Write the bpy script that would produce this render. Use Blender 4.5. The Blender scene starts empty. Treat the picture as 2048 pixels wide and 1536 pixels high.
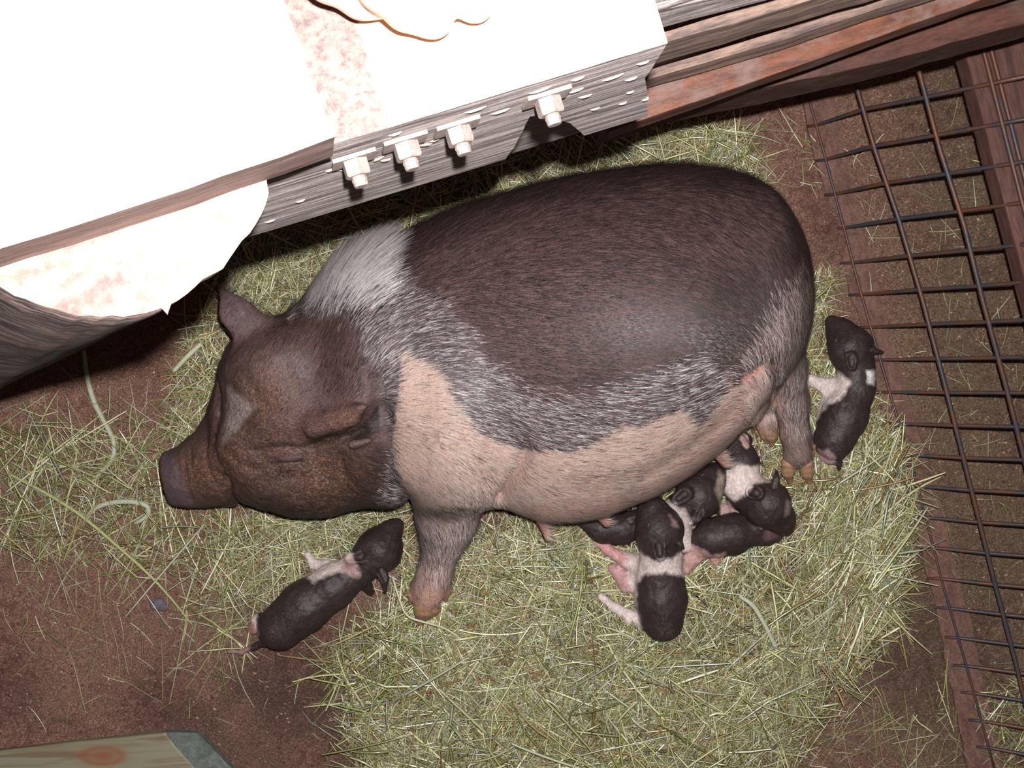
import bpy, math
import numpy as np
from mathutils import Vector

# ------------------------------------------------------------------ camera, world, light, exposure
S = bpy.context.scene
CAM_H = 2.0
FPX = 2160.0
cam_d = bpy.data.cameras.new('camera')
cam_d.sensor_width = 36.0
cam_d.lens = FPX / 2048 * 36.0
cam_d.clip_start = 0.02
cam = bpy.data.objects.new('camera', cam_d)
cam.location = (0, 0, CAM_H)
S.collection.objects.link(cam)
S.camera = cam

world = bpy.data.worlds.new('barn_dimness')
world.use_nodes = True
S.world = world
bg = world.node_tree.nodes['Background']
bg.inputs[0].default_value = (1.0, 0.85, 0.78, 1)
bg.inputs[1].default_value = 0.035

fl = bpy.data.lights.new('camera_flash', 'POINT')      # the compact camera's own flash, beside its lens
fl.energy = 185.0
fl.color = (1.0, 0.97, 0.97)
fl.shadow_soft_size = 0.011
flo = bpy.data.objects.new('camera_flash', fl)
flo.location = (0.023, 0.062, CAM_H)
S.collection.objects.link(flo)

S.view_settings.view_transform = 'Standard'
S.view_settings.look = 'None'
S.view_settings.exposure = 0.0
S.view_settings.gamma = 1.0
S.view_settings.use_curve_mapping = False

rng = np.random.default_rng(7)

# ------------------------------------------------------------------ helpers
def W(px, py, z=0.0):
    """the place at height z that the camera sees at pixel px, py (2048 x 1536)"""
    d = (CAM_H - z) / FPX
    return np.array([(px - 1024) * d, (768 - py) * d, z])

def R(rpx, z):
    return rpx * (CAM_H - z) / FPX

def to_px(v):
    d = FPX / (CAM_H - v[:, 2])
    return 1024 + v[:, 0] * d, 768 - v[:, 1] * d

def tag(o, label=None, cat=None, group=None, kind=None):
    if label: o['label'] = label
    if cat: o['category'] = cat
    if group: o['group'] = group
    if kind: o['kind'] = kind
    return o

def link(o, parent=None):
    S.collection.objects.link(o)
    if parent is not None:
        o.parent = parent
        o.location = Vector(o.location) - Vector(root_loc(parent))
    return o

def root_loc(o):
    l = Vector(o.location)
    while o.parent:
        o = o.parent
        l += Vector(o.location)
    return l

def empty(name, loc):
    o = bpy.data.objects.new(name, None)
    o.location = loc
    o.empty_display_size = 0.05
    S.collection.objects.link(o)
    return o

def mesh_np(name, v, faces, mat, parent=None, cols=None, smooth=True, attr='Col', origin='base'):
    """faces: (n,3) or (n,4) int array, or a list of lists"""
    v = np.asarray(v, dtype=np.float64)
    if origin == 'base':
        org = np.array([(v[:, 0].min() + v[:, 0].max()) / 2, (v[:, 1].min() + v[:, 1].max()) / 2, v[:, 2].min()])
    else:
        org = np.array(origin, dtype=float)
    vv = (v - org).astype(np.float32)
    me = bpy.data.meshes.new(name)
    if isinstance(faces, np.ndarray):
        k = faces.shape[1]
        n = len(faces)
        me.vertices.add(len(vv)); me.vertices.foreach_set('co', vv.ravel())
        me.loops.add(n * k); me.loops.foreach_set('vertex_index', faces.astype(np.int32).ravel())
        me.polygons.add(n); me.polygons.foreach_set('loop_start', np.arange(0, n * k, k, dtype=np.int32))
        me.update(calc_edges=True)
    else:
        me.from_pydata([tuple(x) for x in vv], [], faces)
        me.update()
    me.polygons.foreach_set('use_smooth', np.full(len(me.polygons), smooth))
    if cols is not None:
        a = me.color_attributes.new(attr, 'FLOAT_COLOR', 'POINT')
        c = np.ones((len(vv), 4), dtype=np.float32)
        c[:, :3] = cols
        a.data.foreach_set('color', c.ravel())
    me.materials.append(mat)
    o = bpy.data.objects.new(name, me)
    o.location = org
    link(o, parent)
    return o

# ---- value noise in numpy
def _hash(i, j, k, seed):
    n = (i * 374761393 + j * 668265263 + k * 2147483647 + seed * 1274126177) & 0xffffffff
    n = ((n ^ (n >> 13)) * 1274126177) & 0xffffffff
    return ((n ^ (n >> 16)) & 0xffff) / 65535.0

def vnoise(x, y, z=0.0, seed=1):
    x = np.asarray(x, float); y = np.asarray(y, float); z = np.asarray(z, float) + 0 * x
    xi = np.floor(x).astype(np.int64); yi = np.floor(y).astype(np.int64); zi = np.floor(z).astype(np.int64)
    fx = x - xi; fy = y - yi; fz = z - zi
    fx = fx * fx * (3 - 2 * fx); fy = fy * fy * (3 - 2 * fy); fz = fz * fz * (3 - 2 * fz)
    r = 0
    for a in (0, 1):
        for b in (0, 1):
            for c in (0, 1):
                w = (fx if a else 1 - fx) * (fy if b else 1 - fy) * (fz if c else 1 - fz)
                r = r + w * _hash(xi + a, yi + b, zi + c, seed)
    return r * 2 - 1

def fbm(x, y, z=0.0, seed=1, oct=4):
    s = 0; a = 0.5
    for i in range(oct):
        s = s + a * vnoise(x * 2**i, y * 2**i, np.asarray(z) * 2**i, seed + i)
        a *= 0.5
    return s

def poly_sd(px, py, poly):
    """signed distance in pixels to a polygon, negative inside"""
    P = np.array(poly, float)
    d = np.full(px.shape, 1e9); inside = np.zeros(px.shape, bool)
    n = len(P)
    for i in range(n):
        a = P[i]; b = P[(i + 1) % n]
        e = b - a
        wx = px - a[0]; wy = py - a[1]
        t = np.clip((wx * e[0] + wy * e[1]) / (e @ e + 1e-9), 0, 1)
        dx = wx - e[0] * t; dy = wy - e[1] * t
        d = np.minimum(d, dx * dx + dy * dy)
        c = (a[1] > py) != (b[1] > py)
        with np.errstate(divide='ignore', invalid='ignore'):
            xx = (b[0] - a[0]) * (py - a[1]) / (b[1] - a[1] + 1e-12) + a[0]
        inside ^= c & (px < xx)
    d = np.sqrt(d)
    return np.where(inside, -d, d)

def pmask(px, py, poly, soft=6, wob=0, ws=25, seed=3):
    d = poly_sd(px, py, poly)
    if wob:
        d = d + wob * fbm(px / ws, py / ws, 0, seed, 3) * 2
    return np.clip(0.5 - d / (2 * soft), 0, 1)

def line_d(px, py, pts):
    P = np.array(pts, float)
    d = np.full(px.shape, 1e9)
    for i in range(len(P) - 1):
        a = P[i]; e = P[i + 1] - a
        wx = px - a[0]; wy = py - a[1]
        t = np.clip((wx * e[0] + wy * e[1]) / (e @ e + 1e-9), 0, 1)
        d = np.minimum(d, (wx - e[0] * t)**2 + (wy - e[1] * t)**2)
    return np.sqrt(d)

# ------------------------------------------------------------------ implicit bodies
class Body:
    """smooth union of tapered limbs and ellipsoids on a grid, turned into one mesh by surface nets"""
    def __init__(self, lo, hi, h):
        self.h = h
        self.lo = np.array(lo, float)
        n = [int(math.ceil((hi[i] - lo[i]) / h)) + 1 for i in range(3)]
        self.n = n
        self.ax = [lo[i] + h * np.arange(n[i]) for i in range(3)]
        self.f = np.full(n, 0.5, dtype=np.float32)

    def _slice(self, lo, hi):
        sl = []
        for i in range(3):
            a = int(max(0, math.floor((lo[i] - self.lo[i]) / self.h)))
            b = int(min(self.n[i], math.ceil((hi[i] - self.lo[i]) / self.h) + 1))
            if b <= a: return None
            sl.append(slice(a, b))
        return tuple(sl)

    def _xyz(self, sl):
        return (self.ax[0][sl[0]][:, None, None].astype(np.float32), self.ax[1][sl[1]][None, :, None].astype(np.float32),
                self.ax[2][sl[2]][None, None, :].astype(np.float32))

    def _mix(self, sl, g, k, sub=False):
        f = self.f[sl]
        if sub:
            g = -g
            h = np.maximum(k - np.abs(f - g), 0) / k
            self.f[sl] = np.maximum(f, g) + h * h * k * 0.25
        else:
            h = np.maximum(k - np.abs(f - g), 0) / k
            self.f[sl] = np.minimum(f, g) - h * h * k * 0.25

    def cone(self, a, b, ra, rb, k=0.02, flat=None, s=1.0, sub=False):
        a = np.array(a, float); b = np.array(b, float)
        m = max(ra, rb) + k * 1.5 + 0.02
        sl = self._slice(np.minimum(a, b) - m, np.maximum(a, b) + m)
        if sl is None: return
        x, y, z = self._xyz(sl)
        dx, dy, dz = x - a[0], y - a[1], z - a[2]
        e = b - a
        if flat is not None:
            n = np.array(flat, float); n /= np.linalg.norm(n)
            q = (dx * n[0] + dy * n[1] + dz * n[2]) * (s - 1)
            dx = dx + n[0] * q; dy = dy + n[1] * q; dz = dz + n[2] * q
            e = e + n * (e @ n) * (s - 1)
        t = np.clip((dx * e[0] + dy * e[1] + dz * e[2]) / (e @ e + 1e-12), 0, 1)
        d = np.sqrt((dx - e[0] * t)**2 + (dy - e[1] * t)**2 + (dz - e[2] * t)**2) - (ra + (rb - ra) * t)
        if flat is not None:
            d = d / (0.5 + 0.5 * s)
        self._mix(sl, d.astype(np.float32), k, sub)

    def ell(self, c, r, k=0.03, rot=0.0, sub=False):
        """ellipsoid, rot about z in radians"""
        c = np.array(c, float); r = np.array(r, float)
        m = r.max() + k * 1.5 + 0.02
        sl = self._slice(c - m, c + m)
        if sl is None: return
        x, y, z = self._xyz(sl)
        dx, dy, dz = x - c[0], y - c[1], z - c[2]
        ca, sa = math.cos(rot), math.sin(rot)
        u = dx * ca + dy * sa; v = -dx * sa + dy * ca
        k0 = np.sqrt((u / r[0])**2 + (v / r[1])**2 + (dz / r[2])**2) + 1e-6
        k1 = np.sqrt((u / r[0]**2)**2 + (v / r[1]**2)**2 + (dz / r[2]**2)**2) + 1e-6
        self._mix(sl, (k0 * (k0 - 1) / k1).astype(np.float32), k, sub)

    def chain(self, pts, k=0.015, **kw):
        """pts: (px, py, z, radius in pixels)"""
        for p, q in zip(pts[:-1], pts[1:]):
            self.cone(W(p[0], p[1], p[2]), W(q[0], q[1], q[2]), R(p[3], p[2]), R(q[3], q[2]), k, **kw)

    def top(self, px, py):
        """height of the surface seen at a pixel"""
        for z in np.arange(self.ax[2][-1], 0, -self.h / 2):
            p = W(px, py, z)
            i = [int(round((p[a] - self.lo[a]) / self.h)) for a in range(3)]
            if all(0 <= i[a] < self.n[a] for a in range(3)) and self.f[i[0], i[1], i[2]] < 0:
                return z
        return 0.0

    def mesh(self, zmin=None):
        f = self.f
        if zmin is not None:
            f = np.maximum(f, (zmin - self.ax[2])[None, None, :].astype(np.float32))
        ins = f < 0
        nx, ny, nz = self.n
        cnt = np.zeros((nx - 1, ny - 1, nz - 1), np.uint8)
        for a in (0, 1):
            for b in (0, 1):
                for c in (0, 1):
                    cnt += ins[a:nx - 1 + a, b:ny - 1 + b, c:nz - 1 + c]
        act = (cnt > 0) & (cnt < 8)
        I = np.argwhere(act)
        idx = np.full(act.shape, -1, np.int64)
        idx[act] = np.arange(len(I))
        corner = {}
        for a in (0, 1):
            for b in (0, 1):
                for c in (0, 1):
                    corner[(a, b, c)] = f[I[:, 0] + a, I[:, 1] + b, I[:, 2] + c]
        acc = np.zeros((len(I), 3)); n = np.zeros(len(I))
        for p in corner:
            for ax in range(3):
                if p[ax] == 0:
                    q = list(p); q[ax] = 1; q = tuple(q)
                    A, B = corner[p], corner[q]
                    m = (A < 0) != (B < 0)
                    t = np.where(m, A / (A - B + 1e-12), 0)
                    pos = np.tile(np.array(p, float), (len(I), 1)); pos[:, ax] = t
                    acc[m] += pos[m]; n[m] += 1
        v = self.lo + (I + acc / n[:, None]) * self.h
        quads = []
        for ax in range(3):
            sl0 = [slice(None)] * 3; sl1 = [slice(None)] * 3
            sl0[ax] = slice(0, -1); sl1[ax] = slice(1, None)
            A = ins[tuple(sl0)]; B = ins[tuple(sl1)]
            E = np.argwhere(A != B)
            o1, o2 = [(1, 2), (2, 0), (0, 1)][ax]
            ok = (E[:, o1] > 0) & (E[:, o2] > 0) & (E[:, o1] < self.n[o1] - 1) & (E[:, o2] < self.n[o2] - 1)
            E = E[ok]
            def cell(d1, d2):
                c = E.copy(); c[:, o1] -= d1; c[:, o2] -= d2
                return idx[c[:, 0], c[:, 1], c[:, 2]]
            q = np.stack([cell(1, 1), cell(0, 1), cell(0, 0), cell(1, 0)], 1)
            flip = ~A[E[:, 0], E[:, 1], E[:, 2]]
            q[flip] = q[flip][:, ::-1]
            quads.append(q)
        q = np.concatenate(quads)
        q = q[(q >= 0).all(1)]
        # light smoothing
        for it in range(2):
            s = np.zeros_like(v); c = np.zeros(len(v))
            for i in range(4):
                a, b = q[:, i], q[:, (i + 1) % 4]
                for j in range(3):
                    s[:, j] += np.bincount(a, v[b, j], len(v)) + np.bincount(b, v[a, j], len(v))
                c += np.bincount(a, minlength=len(v)) + np.bincount(b, minlength=len(v))
            v = v * 0.5 + 0.5 * s / np.maximum(c, 1)[:, None]
        return v, q

def vnormals(v, q):
    fn = np.cross(v[q[:, 2]] - v[q[:, 0]], v[q[:, 3]] - v[q[:, 1]])
    n = np.zeros_like(v)
    for i in range(4):
        for j in range(3):
            n[:, j] += np.bincount(q[:, i], fn[:, j], len(v))
    return n / (np.linalg.norm(n, axis=1, keepdims=True) + 1e-12), fn

# ------------------------------------------------------------------ materials
def new_mat(name):
    m = bpy.data.materials.new(name)
    m.use_nodes = True
    nt = m.node_tree
    b = nt.nodes['Principled BSDF']
    return m, nt, b

def N(nt, t, **kw):
    n = nt.nodes.new(t)
    for k, v in kw.items():
        setattr(n, k, v)
    return n

def mixc(nt, fac, a, b, mode='MIX'):
    n = N(nt, 'ShaderNodeMix', data_type='RGBA', blend_type=mode)
    for sock, val in ((n.inputs[0], fac), (n.inputs[6], a), (n.inputs[7], b)):
        if hasattr(val, 'is_output') or hasattr(val, 'node'):
            nt.links.new(val, sock)
        elif isinstance(val, (int, float)):
            sock.default_value = val
        else:
            sock.default_value = (*val, 1) if len(val) == 3 else val
    return n.outputs[2]

def noise(nt, co, scale, detail=4, rough=0.6, dist=0.0):
    n = N(nt, 'ShaderNodeTexNoise')
    n.inputs['Scale'].default_value = scale
    n.inputs['Detail'].default_value = detail
    n.inputs['Roughness'].default_value = rough
    n.inputs['Distortion'].default_value = dist
    nt.links.new(co, n.inputs['Vector'])
    return n.outputs['Fac']

def ramp(nt, fac, stops):
    n = N(nt, 'ShaderNodeValToRGB')
    cr = n.color_ramp
    while len(cr.elements) < len(stops): cr.elements.new(0.5)
    for e, (p, c) in zip(cr.elements, stops):
        e.position = p
        e.color = (*c, 1) if not isinstance(c, (int, float)) else (c, c, c, 1)
    nt.links.new(fac, n.inputs[0])
    return n.outputs[0]

def bump(nt, b, h, strength=0.5, dist=0.002, prev=None):
    n = N(nt, 'ShaderNodeBump')
    n.inputs['Strength'].default_value = strength
    n.inputs['Distance'].default_value = dist
    nt.links.new(h, n.inputs['Height'])
    if prev is not None: nt.links.new(prev, n.inputs['Normal'])
    nt.links.new(n.outputs[0], b.inputs['Normal'])
    return n.outputs[0]

def coords(nt, rot=0.0, scale=(1, 1, 1)):
    g = N(nt, 'ShaderNodeNewGeometry')
    a = N(nt, 'ShaderNodeVectorRotate', rotation_type='Z_AXIS')
    nt.links.new(g.outputs['Position'], a.inputs['Vector'])
    a.inputs['Angle'].default_value = -rot
    s = N(nt, 'ShaderNodeVectorMath', operation='MULTIPLY')
    nt.links.new(a.outputs[0], s.inputs[0])
    s.inputs[1].default_value = scale
    return s.outputs[0]

def wood(name, light, dark, rot, stretch=0.06, scale=90, rough=0.75, knots=None, contrast=(0.35, 0.65), bumpd=0.003, dirt=None, dirt_amt=0.5):
    m, nt, b = new_mat(name)
    co = coords(nt, rot, (stretch, 1, 1))
    n1 = noise(nt, co, scale, 6, 0.65, 0.6)
    n2 = noise(nt, coords(nt, rot, (stretch * 2, 1, 1)), scale * 4, 4, 0.7)
    f = ramp(nt, n1, [(contrast[0], 0.0), (contrast[1], 1.0)])
    c = mixc(nt, f, dark, light)
    f2 = ramp(nt, n2, [(0.35, 0.55), (0.6, 1.0)])
    c = mixc(nt, 1.0, c, f2, 'MULTIPLY')
    if dirt is not None:
        g = noise(nt, coords(nt, rot), 14, 6, 0.7)
        c = mixc(nt, ramp(nt, g, [(dirt_amt - 0.05, 0.0), (dirt_amt + 0.1, 1.0)]), c, dirt)
    nt.links.new(c, b.inputs['Base Color'])
    b.inputs['Roughness'].default_value = rough
    h = mixc(nt, 0.5, n1, n2)
    bump(nt, b, h, 0.9, bumpd)
    return m

# dirt floor
def dirt_mat():
    m, nt, b = new_mat('reddish_dirt')
    co = coords(nt)
    big = noise(nt, co, 5, 5, 0.6)
    mid = noise(nt, co, 60, 6, 0.75)
    fine = noise(nt, co, 330, 5, 0.8)
    c = mixc(nt, ramp(nt, mid, [(0.35, 0.0), (0.68, 1.0)]), (0.21, 0.088, 0.062), (0.50, 0.265, 0.20))
    c = mixc(nt, ramp(nt, big, [(0.4, 0.0), (0.62, 1.0)]), c, (0.40, 0.22, 0.155))
    c = mixc(nt, 1.0, c, ramp(nt, fine, [(0.30, 0.12), (0.47, 0.7), (0.55, 1.1), (0.66, 2.6)]), 'MULTIPLY')
    vo = N(nt, 'ShaderNodeTexVoronoi'); vo.inputs['Scale'].default_value = 190
    nt.links.new(co, vo.inputs['Vector'])
    fl_ = ramp(nt, vo.outputs['Distance'], [(0.12, 1.0), (0.22, 0.0)])
    sep = N(nt, 'ShaderNodeSeparateColor'); nt.links.new(vo.outputs['Color'], sep.inputs[0])
    pick = ramp(nt, sep.outputs[0], [(0.72, 0.0), (0.8, 0.8)])
    k = N(nt, 'ShaderNodeMath', operation='MULTIPLY'); nt.links.new(fl_, k.inputs[0]); nt.links.new(pick, k.inputs[1])
    c = mixc(nt, k.outputs[0], c, (0.55, 0.36, 0.26))
    a = N(nt, 'ShaderNodeAttribute', attribute_name='Col')
    c = mixc(nt, 1.0, c, a.outputs['Color'], 'MULTIPLY')
    nt.links.new(c, b.inputs['Base Color'])
    b.inputs['Roughness'].default_value = 0.8
    h1 = bump(nt, b, mid, 1.0, 0.008)
    h2 = bump(nt, b, fine, 1.0, 0.004, h1)
    return m

def col_mat(name, rough=0.5, spec=0.5, nscale=900, namt=0.25, bumpd=0.0006, sheen=0.0, bscale=None):
    m, nt, b = new_mat(name)
    a = N(nt, 'ShaderNodeAttribute', attribute_name='Col')
    co = coords(nt)
    n1 = noise(nt, co, nscale, 3, 0.7)
    c = mixc(nt, 1.0, a.outputs['Color'], ramp(nt, n1, [(0.3, 1 - namt), (0.7, 1 + namt)]), 'MULTIPLY')
    nt.links.new(c, b.inputs['Base Color'])
    b.inputs['Roughness'].default_value = rough
    b.inputs['Specular IOR Level'].default_value = spec
    if sheen:
        b.inputs['Sheen Weight'].default_value = sheen
    if bumpd:
        bump(nt, b, noise(nt, co, bscale or nscale * 0.5, 4, 0.7), 0.8, bumpd)
    return m

M_dirt = dirt_mat()
M_hay = col_mat('dry_hay', rough=0.24, spec=1.0, nscale=300, namt=0.2, bumpd=0)
M_sow = col_mat('sow_skin', rough=0.55, spec=0.35, nscale=420, namt=0.38, bumpd=0.003, bscale=140)
def add_dust(m):
    nt = m.node_tree; b = nt.nodes['Principled BSDF']
    src = b.inputs['Base Color'].links[0].from_socket
    a = N(nt, 'ShaderNodeAttribute', attribute_name='Dust')
    co = coords(nt)
    n1 = noise(nt, co, 260, 3, .8)
    f = ramp(nt, n1, [(.50, 0.), (.60, 1.)])
    k = N(nt, 'ShaderNodeMath', operation='MULTIPLY'); nt.links.new(f, k.inputs[0]); nt.links.new(a.outputs['Fac'], k.inputs[1])
    c = mixc(nt, k.outputs[0], src, (.27, .135, .065))
    n2 = noise(nt, co, 330, 2, .7)
    c = mixc(nt, ramp(nt, n2, [(.60, 0.), (.68, .55)]), c, (.05, .028, .022))
    nt.links.new(c, b.inputs['Base Color'])
add_dust(M_sow)
M_hair = col_mat('bristle', rough=0.45, spec=0.4, nscale=50, namt=0.1, bumpd=0)
M_pig = col_mat('piglet_coat', rough=0.46, spec=0.35, nscale=260, namt=0.35, bumpd=0.0025, bscale=110)
M_hoof = col_mat('amber_hoof', rough=0.35, spec=0.5, nscale=200, namt=0.2, bumpd=0.0004)
M_skin = col_mat('human_skin', rough=0.5, spec=0.4, nscale=300, namt=0.08, bumpd=0.0004)
M_crumb = col_mat('dirt_crumbs', rough=0.8, spec=0.3, nscale=300, namt=0.2, bumpd=0)

BEAM_ROT = math.radians(17.0)
M_clean = wood('pale_sawn_pine', (0.78, 0.66, 0.5), (0.62, 0.47, 0.33), BEAM_ROT, 0.05, 60, 0.7, contrast=(0.3, 0.7), bumpd=0.0005)
M_gray = wood('weathered_grey_wood', (0.62, 0.52, 0.49), (0.07, 0.05, 0.05), BEAM_ROT, 0.04, 240, 0.7, contrast=(0.38, 0.62), bumpd=0.006)
M_brown = wood('brown_sawn_edge', (0.34, 0.23, 0.2), (0.16, 0.09, 0.08), BEAM_ROT, 0.06, 120, 0.7, bumpd=0.001)
M_red = wood('red_brown_board', (0.22, 0.075, 0.035), (0.06, 0.022, 0.016), BEAM_ROT, 0.12, 35, 0.6, contrast=(0.3, 0.7), bumpd=0.003, dirt=(0.16, 0.10, 0.085), dirt_amt=0.52)
M_redark = wood('dark_red_board', (0.13, 0.045, 0.03), (0.04, 0.018, 0.014), BEAM_ROT, 0.12, 35, 0.6, contrast=(0.3, 0.7), bumpd=0.003, dirt=(0.10, 0.065, 0.045), dirt_amt=0.55)
M_tan = wood('tan_board', (0.34, 0.22, 0.165), (0.10, 0.07, 0.065), BEAM_ROT, 0.07, 110, 0.7, bumpd=0.003)
M_plank = wood('dull_red_plank', (0.15, 0.065, 0.05), (0.07, 0.03, 0.024), math.radians(-76), 0.1, 40, 0.75, bumpd=0.002)
M_sill = wood('mud_stained_board', (0.22, 0.115, 0.088), (0.12, 0.058, 0.043), math.radians(-76), 0.5, 60, 0.85, bumpd=0.002)
M_bark = wood('dark_bark', (0.20, 0.13, 0.11), (0.02, 0.012, 0.012), math.radians(-14), 0.10, 110, 0.75, contrast=(0.4, 0.6), bumpd=0.008)
M_log = wood('cut_log_face', (0.42, 0.31, 0.25), (0.15, 0.095, 0.09), 0.25, 0.5, 22, 0.75, contrast=(0.3, 0.7), bumpd=0.001)

def wire_mat():
    m, nt, b = new_mat('rusty_steel_wire')
    co = coords(nt)
    f = ramp(nt, noise(nt, co, 22, 5, 0.7), [(0.42, 0.0), (0.58, 1.0)])
    c = mixc(nt, f, (0.055, 0.055, 0.065), (0.13, 0.055, 0.032))
    nt.links.new(c, b.inputs['Base Color'])
    b.inputs['Metallic'].default_value = 0.35
    b.inputs['Roughness'].default_value = 0.5
    bump(nt, b, noise(nt, co, 500, 3), 0.6, 0.0006)
    return m
M_wire = wire_mat()
def bolt_mat():
    m, nt, b = new_mat('dusty_bolt_metal')
    c = mixc(nt, noise(nt, coords(nt), 200, 4), (0.10, 0.075, 0.07), (0.30, 0.235, 0.205))
    nt.links.new(c, b.inputs['Base Color'])
    b.inputs['Roughness'].default_value = 0.7
    bump(nt, b, noise(nt, coords(nt), 500, 3), 0.8, 0.001)
    return m
M_bolt = bolt_mat()

# ------------------------------------------------------------------ floor
def make_floor():
    st = 0.011
    xs = np.arange(-2.4, 2.4, st); ys = np.arange(-1.9, 1.9, st)
    X, Y = np.meshgrid(xs, ys, indexing='ij')
    Z = 0.006 * fbm(X * 9, Y * 9, 0, 5, 4) + 0.004 * fbm(X * 45, Y * 45, 0, 9, 2)
    px = 1024 + X * FPX / CAM_H; py = 768 - Y * FPX / CAM_H
    def blob(cx, cy, r, h):
        return h * np.exp(-(((px - cx)**2 + (py - cy)**2) / r**2))
    Z = Z + blob(1640, 470, 60, 0.02) + blob(1600, 420, 40, 0.012) + blob(520, 1300, 70, -0.008) + blob(1780, 1350, 90, 0.014) + blob(1500, 1110, 50, -0.012)
    Z = Z + 0.010 * np.exp(-(line_d(px, py, [(1560, 330), (1660, 650), (1760, 1000), (1880, 1536)]) / 60)**2)
    Z = np.minimum(Z, 0.03)
    # wet and dark stains
    wet = np.ones(px.shape)
    for c in [(650, 1450, 230, .55), (420, 1420, 160, .3), (10, 1370, 70, .6), (330, 1390, 70, .35), (600, 1330, 110, .3), (1640, 480, 60, .35),
              (1510, 1110, 110, .55), (1760, 1350, 110, .45), (1830, 1220, 130, .25), (1500, 1500, 260, .1), (250, 700, 160, .1)]:
        wet *= 1 - c[3] * np.exp(-(((px - c[0])**2 + (py - c[1])**2) / c[2]**2)) * (0.75 + 0.6 * fbm(px / 60, py / 60, 0, 21, 3))
    v = np.stack([X.ravel(), Y.ravel(), Z.ravel()], 1)
    nx, ny = X.shape
    i = np.arange(nx * ny).reshape(nx, ny)
    f = np.stack([i[:-1, :-1].ravel(), i[1:, :-1].ravel(), i[1:, 1:].ravel(), i[:-1, 1:].ravel()], 1)
    cols = np.stack([wet.ravel()] * 3, 1)
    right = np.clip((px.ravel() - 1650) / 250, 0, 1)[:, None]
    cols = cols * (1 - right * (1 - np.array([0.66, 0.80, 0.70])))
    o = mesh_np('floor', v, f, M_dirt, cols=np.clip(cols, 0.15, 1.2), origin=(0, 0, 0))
    tag(o, 'reddish brown dirt floor of the pen', 'floor', kind='structure')
make_floor()

def ribbons(name, pts, width, normal, cols, mat, parent=None, tube=True, taper=None, **kw):
    """pts (n, k, 3) paths; width (n,); makes triangular-section strands or flat ones"""
    n, k, _ = pts.shape
    t = np.gradient(pts, axis=1)
    t /= np.linalg.norm(t, axis=2, keepdims=True) + 1e-12
    nn = np.broadcast_to(normal, t.shape)
    side = np.cross(t, nn); side /= np.linalg.norm(side, axis=2, keepdims=True) + 1e-12
    up = np.cross(side, t)
    w = width[:, None, None] * (np.ones((1, k, 1)) if taper is None else np.asarray(taper)[None, :, None])
    if tube:
        ring = np.stack([pts - side * w * 0.5, pts + up * w * 0.28, pts + side * w * 0.5], 2)
        m = 3
    else:
        ring = np.stack([pts - side * w * 0.5, pts + side * w * 0.5], 2)
        m = 2
    v = ring.reshape(-1, 3)
    base = (np.arange(n) * k * m)[:, None]
    fs = []
    for r in range(k - 1):
        for j in range(m if m == 3 else 1):
            j2 = (j + 1) % m
            fs.append(np.concatenate([base + r * m + j, base + r * m + j2, base + (r + 1) * m + j2, base + (r + 1) * m + j], 1))
    f = np.concatenate(fs)
    c = np.repeat(cols, k * m, axis=0)
    return mesh_np(name, v, f, mat, parent, cols=c, smooth=(m == 3), origin=kw.get('origin', 'base'))

PAL = np.array([(0.46, 0.46, 0.26), (0.30, 0.30, 0.12), (0.52, 0.50, 0.30), (0.27, 0.17, 0.085), (0.42, 0.44, 0.33), (0.22, 0.25, 0.08), (0.60, 0.59, 0.42), (0.36, 0.28, 0.14)])
PAL = PAL * np.array([1.20, 1.20, 1.14])
PALP = np.array([.20, .19, .14, .10, .12, .12, .06, .07])

def sample_poly(poly, n):
    P = np.array(poly, float)
    lo, hi = P.min(0), P.max(0)
    out = np.zeros((0, 2))
    while len(out) < n:
        q = lo + (hi - lo) * rng.random((n * 2, 2))
        s = poly_sd(q[:, 0], q[:, 1], poly) < 25 * (rng.random(len(q)) - 0.5)
        out = np.concatenate([out, q[s]])
    return out[:n]

def hay_paths(poly, n, lmin, lmax, z0, z1, wmin, wmax, ang=None, aspread=0.6):
    q = sample_poly(poly, n)
    L = lmin + (lmax - lmin) * rng.random(n)**2.2
    a = rng.random(n) * 2 * math.pi if ang is None else ang + rng.normal(0, aspread, n)
    k = 6
    s = np.linspace(-0.5, 0.5, k)
    curve = rng.normal(0, 0.16, n) * (rng.random(n) < 0.6)
    kink = rng.normal(0, 0.9, n) * (rng.random(n) < 0.22)
    kp = rng.integers(1, 5, n)
    th = a[:, None] + curve[:, None] * s * 2 + kink[:, None] * (np.arange(k)[None, :] >= kp[:, None])
    step = L[:, None] / (k - 1)
    x = np.cumsum(np.cos(th) * step, 1); y = np.cumsum(np.sin(th) * step, 1)
    d = CAM_H / FPX
    cx = (q[:, 0] - 1024) * d; cy = (768 - q[:, 1]) * d
    x = x - x.mean(1, keepdims=True) + cx[:, None]; y = y - y.mean(1, keepdims=True) + cy[:, None]
    zc = z0 + (z1 - z0) * rng.random(n)
    sl = rng.normal(0, 0.10, n)
    z = zc[:, None] + sl[:, None] * L[:, None] * s[None, :] + 0.004 * rng.normal(0, 1, (n, 1)) * (1 - 4 * s**2)[None, :]
    z = np.maximum(z, 0.006 + 0.004 * rng.random((n, 1)))
    w = wmin + (wmax - wmin) * rng.random(n)**2.5
    c = PAL[rng.choice(len(PAL), n, p=PALP)] * (0.45 + 0.9 * rng.random((n, 1)))
    # old brown hay at the bottom; its darkening paints in shade of the gaps
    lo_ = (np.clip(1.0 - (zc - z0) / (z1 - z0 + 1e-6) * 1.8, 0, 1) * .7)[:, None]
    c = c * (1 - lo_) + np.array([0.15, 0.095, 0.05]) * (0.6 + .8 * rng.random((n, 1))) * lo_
    return np.stack([x, y, z], 2), w, c

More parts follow.
